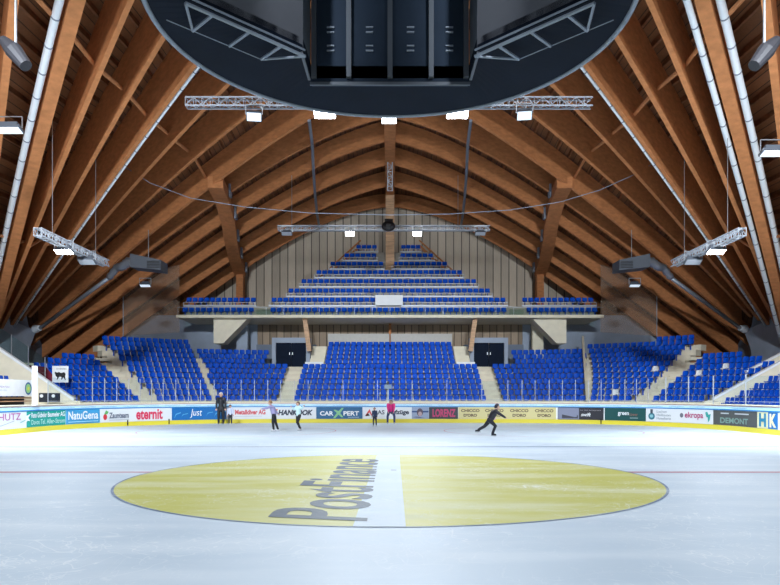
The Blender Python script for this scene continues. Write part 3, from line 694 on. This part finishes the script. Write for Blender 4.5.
# ------------------------------------------------------------------ lighting trusses and lamps
def truss(p, q, h, lab, cells=None, seg=4):
    p = Vector(p); q = Vector(q); d = (q-p).normalized(); side = d.cross(Vector((0,0,1))).normalized()*h/2; up = Vector((0,0,h/2))
    o = empty('lighting_truss', tuple(p), label=lab, cat='truss'); L_ = (q-p); cs = [side+up, side-up, -side-up, -side+up]
    for c_ in cs: MB().tube([c_, L_+c_], .035, 6).build('chord', M['truss'], o)
    n = cells or int(L_.length/h); mb = MB()
    for i in range(n):
        a_, b_ = L_*(i/n), L_*((i+1)/n)
        for m_ in range(4):
            c1, c2 = cs[m_], cs[(m_+1) % 4]
            mb.bar(a_+(c1 if i % 2 else c2), b_+(c2 if i % 2 else c1), .025, .025); mb.bar(a_+c1, a_+c2, .025, .025)
    br = mb.build('bracing', M['truss'], o); return o
def flood(loc, rx, rz, lab, lens='lamp', wd=.9, ht=.45, power=0, col=COOL, hang=.5, spread=120):
    o = empty('floodlight', loc, 0, label=lab, cat='floodlight', group='arena floodlights')
    R = Matrix.Rotation(rz, 4, 'Z') @ Matrix.Rotation(rx, 4, 'X')
    def tr(mb): mb.v = [tuple(R @ Vector(v)) for v in mb.v]; return mb
    tr(MB().prism([(-wd/2, -ht/2, 0), (wd/2, -ht/2, 0), (wd/2, ht/2, 0), (-wd/2, ht/2, 0)], (0,0,.1)).box((-wd*.35, -ht*.35, .1), (wd*.35, ht*.35, .28))).build('housing', M['greymetal'], o)
    tr(MB().box((-wd/2+.03, -ht/2+.03, -.02), (wd/2-.03, ht/2-.03, -.001))).build('lens', M[lens], o)
    MB().bar((-wd/2-.03, 0, .1), (-wd/2-.03, 0, hang), .04, .03).bar((wd/2+.03, 0, .1), (wd/2+.03, 0, hang), .04, .03).bar((-wd/2-.03, 0, hang), (wd/2+.03, 0, hang), .05, .03).build('bracket', M['steel'], o)
    if power:
        l = area('floodlight_glow', (0,0,0), wd, power, col, parent=o, spread=math.radians(spread)); l.matrix_local = R @ Matrix.Translation((0,0,-.06))
    return o
truss((-8.38, 28, 13.7), (8.3, 28, 13.7), .34, 'long white lighting truss crossing behind the scoreboard ring')
truss((-7.4, 45, 12.7), (6.6, 45, 12.7), .30, 'thin lighting truss hanging across in front of the gable wall')
DN = .6       # lens tilt towards the camera side
flood((-2.66, 27.7, 13.12), -DN, 0, 'brilliant white floodlight below the scoreboard ring, left one', power=320)
flood((2.75, 27.7, 13.12), -DN, 0, 'brilliant white floodlight below the scoreboard ring, right one', power=320)
flood((-5.54, 27.7, 13.0), -.75, .15, 'dim grey floodlight under the left arm of the long truss', 'lamp_dim', .62, .4, 200)
flood((5.48, 27.7, 13.05), -.75, -.15, 'dim grey floodlight under the right arm of the long truss', 'lamp_dim', .62, .4, 200)
flood((-.05, 37.4, 16.8), -.9, 0, 'pale rectangular floodlight hung on the ridge beam', 'lamp_soft', .85, .45)
flood((-2.65, 44.8, 12.3), -.9, 0, 'bright starry floodlight on the gable truss, left one', power=260, wd=.6, ht=.35)
flood((1.8, 44.8, 12.3), -.9, 0, 'bright floodlight on the gable truss, right one', power=260, wd=.6, ht=.35)
flood((-6.8, 44.8, 12.3), -.6, 0, 'unlit lamp at the left end of the gable truss', 'lamp_off', .7, .35)
flood((5.95, 44.8, 12.3), -.6, 0, 'unlit lamp at the right end of the gable truss', 'lamp_off', .7, .35)
for sg in (-1, 1):
    sd = 'left' if sg < 0 else 'right'
    truss((sg*14.2, 27.4, 8.25), (sg*14.2, 34.0, 8.25), .30, 'short silver truss hanging lengthwise on the %s side' % sd)
    flood((sg*14.2, 29.6, 7.9), -.35, 0, 'glowing white floodlight under the short %s truss' % sd, 'lamp', .75, .4, 220)
    flood((sg*14.1, 31.6, 7.85), -.5, 0, 'unlit floodlight under the far end of the short %s truss' % sd, 'lamp_off', .75, .4)
    for yy in (28.6, 32.8): tag(MB().tube([(sg*14.2, yy, 8.4), (sg*14.2, yy, 14.0)], .015, 4).build('hanger_cable', M['steel']), 'thin cable holding the %s truss, %s one' % (sd, 'near' if yy < 30 else 'far'), 'cable')
    flood((sg*16.2, 45.0, 8.9), -.5, 0, 'small wall lamp in front of the %s netting' % sd, 'lamp_dim', .7, .3)
    # lamp and loudspeaker at the picture edge
    flood((sg*(14.0 if sg < 0 else 14.1), 25.0, 11.4 if sg < 0 else 10.55), -.3, 0, 'long pale lamp at the %s picture edge' % sd, 'lamp_dim', .9, .4, 250)
    sp = tag(MB().tube([P680(390+sg*387, 40, 19), P680(390+sg*376, 51, 18.9), P680(390+sg*364, 66, 18.8)], [.13, .24, .17], 12).build('loudspeaker', M['black']), 'black tubular loudspeaker hanging at the upper %s edge' % sd, 'loudspeaker')
    MB().bar((sg*10.4, 18.9, 11.4), (sg*10.4, 18.9, 14.5), .05, .05).build('bracket', M['steel'], sp)
for x, lb in ((-6.5, 'left'), (4.5, 'right')): tag(MB().tube([(x if x < 0 else 4.5, 45, 12.85), (x if x < 0 else 4.5, 45, 16.2)], .02, 4).build('hanger_cable', M['steel']), 'thin steel cable holding the gable truss, %s' % lb, 'cable')
truss((0, 44.9, 15.3), (0, 44.91, 16.9), .30, 'short upright truss piece on the ridge above the gable lights', 5)
tag(MB().ball((-.1, 44.6, 12.75), (.45,.3,.35)).box((-.35,44.5,12.9),(.2,44.9,13.2)).build('loudspeaker', M['black']), 'black loudspeaker cluster at the middle of the gable truss', 'loudspeaker')
# slack cable across the hall
pts = [P680(px, py, 38) for px, py in ((122,165),(150,183),(190,198),(245,207),(310,213),(390,215),(450,214),(510,210),(560,202),(600,190),(640,172),(665,155))]
tag(MB().tube(pts, .022, 5).build('slack_cable', M['greyrim']), 'thin cable sagging across the whole width of the roof', 'cable')

# ------------------------------------------------------------------ heating units with ducts
for sg in (-1, 1):
    sd = 'left' if sg < 0 else 'right'
    c = Vector((sg*15.7, 44, 10.2))
    u = empty('air_heater', tuple(c), label='grey air heater box with a silver duct under the %s roof' % sd, cat='heater')
    MB().prism([(-sg*-.9, -.6, .5), (-sg*1.05, -.6, .1), (-sg*1.05, -.6, -.55), (sg*.9, -.6, -.35)], (0, 1.4, 0)).build('casing', M['greymetal'], u)
    mb = MB()
    for i in range(5): mb.box((min(-sg*1.0, -sg*.2), -.66, -.42+.1*i), (max(-sg*1.0, -sg*.2), -.6, -.38+.1*i))
    mb.build('grille', M['black'], u)
    pts = [Vector((sg*.8, .1, .1)), Vector((sg*1.3, .2, .12)), Vector((sg*1.8, .4, -.15)), Vector((sg*2.3, .8, -.15)), Vector((sg*3.0, 1.2, -.75))]
    pr = []; 
    for i in range(21):
        t = i/20*(len(pts)-1); j = min(int(t), len(pts)-2); pr.append(pts[j].lerp(pts[j+1], t-j))
    MB().tube(pr, [.30+.05*(i % 2)-.006*i for i in range(21)], 12).build('flexible_duct', M['duct'], u, smooth=True)
    end = P680(390+sg*350, 328, 50.5)-c
    MB().tube([pts[-1], end], .13, 10).build('duct', M['duct'], u, smooth=True)
    MB().tube([end, end+Vector((sg*.5, .3, -.05))], [.2, .32], 10).build('duct_outlet', M['pipe'], u)
    MB().bar((0, .2, .3), (0, .2, 2.2), .04, .04).build('hanger', M['steel'], u)
    x1, x2 = sg*16.2, sg*20.5
    tag(MB().prism([(x1, 52.3, 6.5), (x2, 52.3, 6.2), (x2, 52.3, 10.6), (x1, 52.3, 11.7)], (0,.02,0)).build('ball_net', M['net']), 'translucent brown netting hanging behind the %s corner seats' % sd, 'net')
    tag(MB().bar((x2, 52.25, 6.1), (x2, 52.25, 10.7), .05, .05).build('net_pole', M['truss']), 'thin pale pole at the outer edge of the %s netting' % sd, 'pole')

# ------------------------------------------------------------------ scoreboard ring
H = 9.3; RR = 4.8; cY = 13.8
sb = empty('scoreboard', (0, cY, H), label='huge dark circular scoreboard ring hanging over centre ice', cat='scoreboard')
oc = [(-1.92, 2.8), (1.92, 2.8), (1.96, 1.5), (3.95, -.5), (3.95, -2.6), (-3.95, -2.6), (-3.95, -.5), (-1.96, 1.5)]
def octr(a):   # radius of the inner opening in direction a
    best = 1e9; dx, dy = math.cos(a), math.sin(a)
    for i in range(8):
        (x1_, y1_), (x2_, y2_) = oc[i], oc[(i+1) % 8]; ex, ey = x2_-x1_, y2_-y1_; den = dx*ey-dy*ex
        if abs(den) < 1e-9: continue
        t = (x1_*ey-y1_*ex)/den; u_ = (x1_*dy-y1_*dx)/den
        if t > 0 and -1e-6 <= u_ <= 1+1e-6: best = min(best, t)
    return best
v = []; f = []; n = 144
for i in range(n):
    a_ = 2*math.pi*i/n; ri = min(octr(a_), RR-.3); c_, s_ = math.cos(a_), math.sin(a_)
    v += [(c_*ri, s_*ri, .10), (c_*RR, s_*RR, 0), (c_*RR, s_*RR, .35), (c_*ri, s_*ri, .4)]
    k = 4*i; k2 = 4*((i+1) % n); f += [(k+m_, k+(m_+1) % 4, k2+(m_+1) % 4, k2+m_) for m_ in range(4)]
MB().add(v, f).build('ring_deck', M['navy'], sb)
MB().tube([(RR*math.cos(2*math.pi*i/96), RR*math.sin(2*math.pi*i/96), 0) for i in range(97)], .055, 8).build('rim', M['greyrim'], sb, smooth=True)
MB().box((-4.6,-4.6,4.2),(4.6,4.6,4.35)).build('top_cover', M['navy'], sb)
MB().box((-1.92, 2.8, -.02), (1.92, 2.98, 4.2)).build('back_panel', M['navy2'], sb)
for x in (-1.85, -1.0, 0, 1.0, 1.85): MB().box((x-.06, 2.66, .08), (x+.06, 2.8, 4.2)).build('mullion', M['greymetal'], sb)
MB().box((-1.95, 2.74, -.08), (1.95, 2.80, -.01)).build('bottom_rail', M['greymetal'], sb)
mb = MB()
for x in (-1.45, -.5, .5, 1.45):
    for z in (.75, 1.2, 2.2):
        mb.box((x-.09, 2.76, z), (x+.09, 2.8, z+.03)); mb.box((x-.09, 2.76, z+.12), (x+.09, 2.8, z+.15))
mb.build('vents', M['greyrim'], sb)
for sg in (-1, 1):
    MB().prism([(sg*1.96,1.5,.25),(sg*3.95,-.5,.25),(sg*3.95,-.5,4.2),(sg*1.96,1.5,4.2)], (sg*.06,.06,0)).build('video_screen', M['screen_back'], sb)
    MB().prism([(sg*1.94,2.8,.05),(sg*1.96,1.5,.05),(sg*1.96,1.5,4.2),(sg*1.94,2.8,4.2)], (sg*.06,0,0)).build('side_panel', M['greymetal'], sb)
    MB().prism([(sg*3.95,-.5,.25),(sg*3.95,-2.6,.25),(sg*3.95,-2.6,4.2),(sg*3.95,-.5,4.2)], (sg*.06,0,0)).build('video_screen', M['screen_back'], sb)
    tr_ = MB(); p, q = Vector((sg*1.9, 1.40, -.06)), Vector((sg*3.95, -.66, -.06)); d = (q-p)
    tr_.tube([p, q], .04, 6); tr_.tube([p+Vector((0,0,.14)), q+Vector((0,0,.14))], .025, 6)
    o_ = Vector((sg*.55, .55, -.02))
    for t in (.22, .5, .8): tr_.tube([p+d*t, p+d*t+o_], .035, 6)
    tr_.tube([p, p+d*.22+o_], .03, 6); tr_.tube([p+d*1.0, p+d*.8+o_], .03, 6); tr_.tube([p+d*.22+o_, q+o_], .012, 6)
    tr_.build('frame_truss', M['greyrim'], sb)
    for y_ in (-3.5, 3.0): MB().tube([(sg*3.2, y_, 4.3), (sg*3.2, y_, 7.0)], .03, 6).build('suspension_cable', M['steel'], sb)

# ------------------------------------------------------------------ side furniture
o = tag(MB().box((-15.98, 30.35, 1.2), (-15.80, 30.5, 2.97)).build('gate_post', M['white']), 'white upright post at the end of the player bench glass', 'post')
bn = empty('bench_banner', (-17.3, 30.0, 0), label='white advertising banner above the player bench on the left edge', cat='banner')
MB().box((0, -2.5, 1.62), (.03, 3.0, 2.38)).build('cloth', M['white'], bn)
def cring(y, z, r0, r1, m, nm, x=-.0):
    v = []; f = []
    for i in range(25):
        a_ = 2*math.pi*i/24; v += [(x, y+r0*math.cos(a_), z+r0*math.sin(a_)), (x, y+r1*math.cos(a_), z+r1*math.sin(a_))]
        if i: f.append((2*i-2, 2*i-1, 2*i+1, 2*i))
    return MB().add(v, f).build(nm, m, bn)
cring(2.45, 1.98, .22, .30, flat((.02,.12,.3)), 'emblem_ring', .04); cring(2.45, 1.98, 0, .22, flat((.35,.65,.25)), 'emblem_disc', .04); cring(2.45, 1.98, 0, .09, flat((.75,.75,.1)), 'emblem_centre', .045)
for (z, y0_, s_, tx, cl) in ((2.0, .1, .14, 'Alpine Vision', (.35,.25,.5)), (1.86, .1, .10, 'technik davos', (.3,.4,.5)), (2.2, -1.2, .12, 'mountain', (.2,.45,.45)), (1.75, -1.4, .1, 'davos', (.1,.5,.45))):
    vs_, fs_ = text_flat(tx, s_); MB().add([(.035, y0_+v[0], z+v[1]) for v in vs_], fs_).build('lettering', flat(cl), bn)
pb = empty('player_bench', (-17.6, 30.0, 0), label='black player bench with wooden shelves behind the left boards', cat='bench')
MB().box((-.3, -2.5, .9), (-.1, 2.9, 1.6)).build('back', M['black'], pb); MB().box((-.1, -.5, 1.5), (.25, 2.9, 1.56)).build('shelf', M['glulam_pale'], pb); MB().box((-.1, -.5, 1.36), (.3, 2.9, 1.40)).build('shelf', M['glulam_pale'], pb)
MB().box((0, -.6, 1.2), (.2, -.5, 1.6)).build('divider', M['black'], pb); MB().box((-.1, -2.5, .5), (.5, 2.9, .6)).build('seat_board', M['glulam_pale'], pb)
sp = empty('scoring_box', (-18.4, 36.5, 0), label='black console with two round dials behind the left corner boards', cat='console')
MB().box((-.45, 0, 1.28), (.5, .4, 1.78)).build('case', M['dark'], sp)
for x in (-.3, .33): MB().tube([(x, -.02, 1.62), (x, .0, 1.62)], .09, 14).build('dial', M['seat_white'], sp)
# banners on the left seat block
rb = tag(MB().add([P680(x, y, 39.5) for x, y in ((25,365),(38,366),(46,367),(52,374),(54,382),(44,381.5),(31,372))], [tuple(range(7))]).build('hanging_cloth', flat((.16,.01,.025))), 'dark red cloth hung over the railing left of the bull banner', 'cloth')
rb.modifiers.new('s', 'SOLIDIFY').thickness = .03
b2 = empty('bull_banner', tuple(P680(60.5, 382.5, 39.4)), label='white banner with a black running bull over the left seats', cat='banner')
MB().box((-.48, 0, 0), (.45, .03, .96)).build('cloth', M['white'], b2)
bull = [(-.26,.30),(-.18,.26),(-.22,.12),(-.17,.12),(-.08,.28),(.06,.28),(.04,.12),(.1,.12),(.16,.26),(.22,.2),(.26,.08),(.3,.1),(.27,.3),(.3,.44),(.22,.55),(.05,.5),(-.1,.56),(-.2,.52),(-.3,.58),(-.34,.5),(-.3,.42)]
MB().add([(x, -.01, y+.05) for x, y in bull], [tuple(range(len(bull)))]).build('bull_emblem', M['black'], b2)
vs_, fs_ = text_flat('Graubünden', .12); MB().add([(v[0]-.25, -.01, v[1]+.76) for v in vs_], fs_).build('lettering', M['black'], b2)
# pole with a camera in front of the centre block
o = empty('goal_camera_pole', (-.12, 41.4, 0), label='thin white pole with a small camera behind the middle of the far boards', cat='pole')
MB().tube([(0,0,0),(0,0,2.2)], .035, 8).build('pole', M['white'], o); MB().box((-.22,-.15,2.05),(.22,.15,2.3)).build('camera_housing', M['greyrim'], o); MB().box((-.06,-.06,2.3),(.06,.06,2.5)).build('mount', M['black'], o)

# ------------------------------------------------------------------ skaters
SKIN = mat('skin', (.62, .38, .28), .5)
def limbs(chains):
    mb = MB()
    for ch in chains:
        pts = [Vector(c[:3]) for c in ch]; rr = [c[3] for c in ch]
        mb.tube(pts, rr, 10)
        for p, r in zip(pts, rr): mb.ball(p, r*.995, 10, 7)
    return mb
def fused(mb, name, m, parent, vox=.012):
    o = mb.build(name, m, parent, smooth=True); md = o.modifiers.new('r', 'REMESH'); md.mode = 'VOXEL'; md.voxel_size = vox; md.use_smooth_shade = True
    s_ = o.modifiers.new('s', 'SMOOTH'); s_.iterations = 3; s_.factor = .5; return o
def skater(loc, face, h, pose, cols, label, hair=(.05,.03,.02), bare=False, coat=False, hat=None):
    """pose: joint dict in units of standing height, x to the person's right, y forward"""
    r = empty('person', loc, face, label=label, cat='person'); J = {k: Vector(v)*h for k, v in pose.items()}
    top, trs, boot = [flat(c) if not isinstance(c, bpy.types.Material) else c for c in cols]
    V = lambda k, rad: (*J[k], rad*h)
    hd = J['head']; nk = J['neck']; pv = J['pelvis']; ch = J['chest']
    body = [[V('pelvis', .07), V('chest', .075), V('neck', .032), (*(hd-Vector((0,0,.02*h))), .035*h)], [(*hd, .058*h), (*(hd+Vector((0,.01*h,-.035*h))), .045*h)]]
    for s_ in 'LR':
        body.append([V('sh'+s_, .038), V('el'+s_, .028), V('ha'+s_, .018)]); body.append([V('hip'+s_, .055), V('kn'+s_, .036), V('an'+s_, .024)])
        body.append([V('chest', .06), V('sh'+s_, .036)]); body.append([V('pelvis', .06), V('hip'+s_, .055)])
    mb = limbs(body)
    for s_ in 'LR':                                  # palm, four fingers, thumb
        ha = J['ha'+s_]; d = (ha-J['el'+s_]).normalized(); sd = d.cross(Vector((0,0,1))); sd = sd.normalized() if sd.length > .1 else Vector((1,0,0)); dn = sd.cross(d)
        mb.ball(ha+d*.03*h, (.022*h,)*3)
        for i in range(4):
            b0 = ha+d*.035*h+sd*(i-1.5)*.013*h; L_ = (.04, .046, .043, .034)[i]*h; mb.tube([b0, b0+d*L_*.6, b0+d*L_+dn*.012*h], [.0075*h, .007*h, .005*h], 6)
        b0 = ha+d*.01*h-sd*.018*h; mb.tube([b0, b0-sd*.018*h+d*.02*h, b0-sd*.02*h+d*.04*h], [.009*h, .008*h, .006*h], 6)
    fd = J.get('face', Vector((0,1,0))).normalized(); sdw = fd.cross(Vector((0,0,1))).normalized()
    mb.tube([hd+fd*.052*h-Vector((0,0,.0)), hd+fd*.070*h-Vector((0,0,.018*h))], [.008*h, .012*h], 6)
    for q in (-1, 1): mb.ball(hd+sdw*.058*h*q-Vector((0,0,.012*h)), (.012*h, .012*h, .018*h))
    fused(mb, 'body', SKIN, r, .011)
    for q in (-1, 1): MB().ball(hd+fd*.053*h+sdw*.022*h*q+Vector((0,0,.006*h)), .008*h, 8, 6).build('eye', M['black'], r)
    MB().bar(hd+fd*.056*h-sdw*.016*h-Vector((0,0,.035*h)), hd+fd*.056*h+sdw*.016*h-Vector((0,0,.035*h)), .006*h, .005*h).build('mouth', flat((.4,.1,.1)), r)
    hb_ = MB().ball(hd-fd*.010*h+Vector((0,0,.014*h)), (.064*h, .064*h, .062*h), 14, 10)
    hm = flat(hat or hair); hb_.v = [tuple(Vector(v_)) for v_ in hb_.v]
    cut = [i for i, v_ in enumerate(hb_.v) if (Vector(v_)-hd).dot(fd) > .028*h and v_[2] < hd.z+.022*h]
    for i in cut: v_ = Vector(hb_.v[i]); hb_.v[i] = tuple(v_-fd*.05*h)
    hb_.build('hat' if hat else 'hair', hm, r, smooth=True)
    if not hat: MB().ball(hd-fd*.055*h+Vector((0,0,-.01*h)), (.03*h,.03*h,.04*h)).build('hair_bun', hm, r, smooth=True)
    jk = [[V('pelvis', .082), V('chest', .090), (*(nk-Vector((0,0,.02*h))), .045*h)]]
    if coat: jk[0].insert(0, (*(pv-Vector((0,0,.07*h))), .088*h))
    for s_ in 'LR': jk += [[V('chest', .075), V('sh'+s_, .046)], [V('sh'+s_, .047), V('el'+s_, .037), V('ha'+s_, .027)]]
    fused(limbs(jk), 'jacket', top, r)
    tr = [[V('hipL', .066), V('hipR', .066)]]
    for s_ in 'LR': tr += [[V('pelvis', .07), V('hip'+s_, .066)], [V('hip'+s_, .066), V('kn'+s_, .045), V('an'+s_, .035)]]
    fused(limbs(tr), 'trousers', trs, r)
    for s_ in 'LR':
        an = J['an'+s_]; toe = J['to'+s_]; d = (toe-an); d.z = 0; d = d.normalized() if d.length > .001 else fd
        sh_ = (J['kn'+s_]-an).normalized(); dn = -sh_ if 'lift' in pose and s_ == 'L' else Vector((0,0,-1))
        fused(limbs([[(*(an+sh_*.03*h), .032*h), (*(an+dn*.018*h), .030*h)], [(*(an+dn*.02*h-d*.01*h), .028*h), (*(an+dn*.026*h+d*.075*h), .020*h)]]), 'skate_boot', boot, r, .008)
        MB().bar(an+dn*.058*h-d*.05*h, an+dn*.058*h+d*.10*h, .004, .03*h).build('skate_blade', M['steel'], r)
    return r
def stance(spread=.06, lean=0, arms='down', bend=0):
    p = {'pelvis': (0,0,.54), 'chest': (0,.0+lean*.5,.74), 'neck': (0,lean*.85,.85), 'head': (0,lean+.01,.93), 'face': (0,1,-lean),
         'hipL': (-.05,0,.51), 'hipR': (.05,0,.51), 'knL': (-spread,bend*.5+.01,.29), 'knR': (spread,bend*.5+.01,.29), 'anL': (-spread,-.01,.07), 'anR': (spread,-.01,.07), 'toL': (-spread,.1,.05), 'toR': (spread,.1,.05),
         'shL': (-.105,lean*.75,.80), 'shR': (.105,lean*.75,.80)}
    if arms == 'down': p.update(elL=(-.135,lean*.6-.01,.645), elR=(.135,lean*.6-.01,.645), haL=(-.14,lean*.7+.03,.50), haR=(.14,lean*.7+.03,.50))
    if arms == 'knees': p.update(elL=(-.12,lean*.9+.03,.62), elR=(.12,lean*.9+.03,.62), haL=(-.09,lean+.02,.46), haR=(.09,lean+.02,.46))
    return p
def at(px, py, Y): return Vector(((px-390)/F*Y, Y, 0))
yb = 1138/29.0
skater(at(221, 424, 38.9), math.pi, 1.83, stance(.075, 0, 'down'), [(.012,.014,.02), (.008,.01,.014), (.02,.02,.025)], 'tall grey haired person in a long black coat standing near the boards', hair=(.6,.6,.62), coat=True)
skater(at(230.3, 425, 38.1), math.pi+.3, 1.12, stance(.06, 0, 'down'), [(.55,.60,.78), (.02,.02,.03), (.6,.6,.65)], 'small child in a pale lilac jacket beside the person in the black coat', hair=(.03,.02,.02))
p = stance(.07, -.04, 'down'); p.update(chest=(.0,.05,.74), neck=(0,.10,.84), head=(0,.13,.92), face=(0,1,-.3), shL=(-.1,.09,.80), shR=(.1,.09,.80), elL=(-.10,.22,.74), haL=(-.06,.36,.72), elR=(.12,-.02,.68), haR=(.12,-.1,.56), knL=(-.05,.03,.29), anL=(-.05,-.0,.07), knR=(.05,-.04,.29), anR=(.05,-.12,.07), toR=(.05,-.02,.05), toL=(-.05,.1,.05))
skater(at(274, 431.5, 31.2), math.pi/2, 1.44, p, [(.30,.28,.48), (.008,.008,.012), (.75,.75,.78)], 'skater in a grey purple top and black leggings reaching left', hair=(.30,.17,.08))
p = stance(.05, .02, 'down'); p.update(elL=(-.20,.02,.76), haL=(-.33,.04,.84), elR=(.13,.10,.72), haR=(.12,.2,.80), knL=(-.03,.05,.29), anL=(-.02,-.04,.07), toL=(-.02,.06,.05), knR=(.05,.02,.28), anR=(.02,-.10,.07), toR=(.02,0,.05))
skater(at(298.5, 430.5, 32), math.pi*.75, 1.36, p, [(.62,.84,.86), (.006,.006,.01), (.75,.7,.7)], 'skater in a pale mint top with raised arms and black trousers', hair=(.10,.05,.02))
skater(at(374.8, 426.3, 36.4), math.pi-.4, 1.0, stance(.08, .03, 'down'), [(.03,.05,.12), (.015,.02,.05), (.6,.6,.65)], 'small child in navy snowsuit and dark red helmet left of the pink jacket', hat=(.20,.02,.05))
p = stance(.12, .16, 'knees', .08); p.update(pelvis=(0,-.04,.50), hipL=(-.06,-.04,.48), hipR=(.06,-.04,.48), chest=(0,.06,.66), shL=(-.11,.1,.70), shR=(.11,.1,.70), neck=(0,.13,.74), head=(0,.19,.79))
skater(at(391, 424, 38.6), math.pi, 1.6, p, [(.80,.03,.25), (.03,.05,.15), (.6,.6,.65)], 'person in a bright pink jacket bending forward in front of the far boards', hair=(.16,.10,.05))
# long-stride figure skater, seen from the side, moving right
p = {'pelvis': (0,0,.405), 'chest': (0,.09,.57), 'neck': (0,.15,.68), 'head': (0,.19,.75), 'face': (0,1,-.1), 'hipL': (-.05,-.01,.39), 'hipR': (.05,.0,.39),
     'knL': (-.05,-.13,.25), 'anL': (-.05,-.28,.165), 'toL': (-.05,-.37,.15), 'knR': (.04,.13,.26), 'anR': (.04,.06,.07), 'toR': (.04,.16,.05),
     'shL': (-.1,.13,.64), 'shR': (.1,.13,.64), 'elR': (.14,.25,.55), 'haR': (.12,.36,.48), 'elL': (-.2,.10,.60), 'haL': (-.32,.14,.56)}
sk = skater(at(490, 436.3, 27.6), -math.pi/2, 1.60, p, [(.012,.012,.02), (.008,.008,.016), (.01,.01,.015)], 'figure skater in black with a pink sash gliding in a long stride', hair=(.02,.02,.04))
MB().tube([(0,-.055*1.6,.47*1.6), (0,.14*1.6,.44*1.6)], [.05, .04], 8).build('sash', flat((.65,.35,.50)), sk)
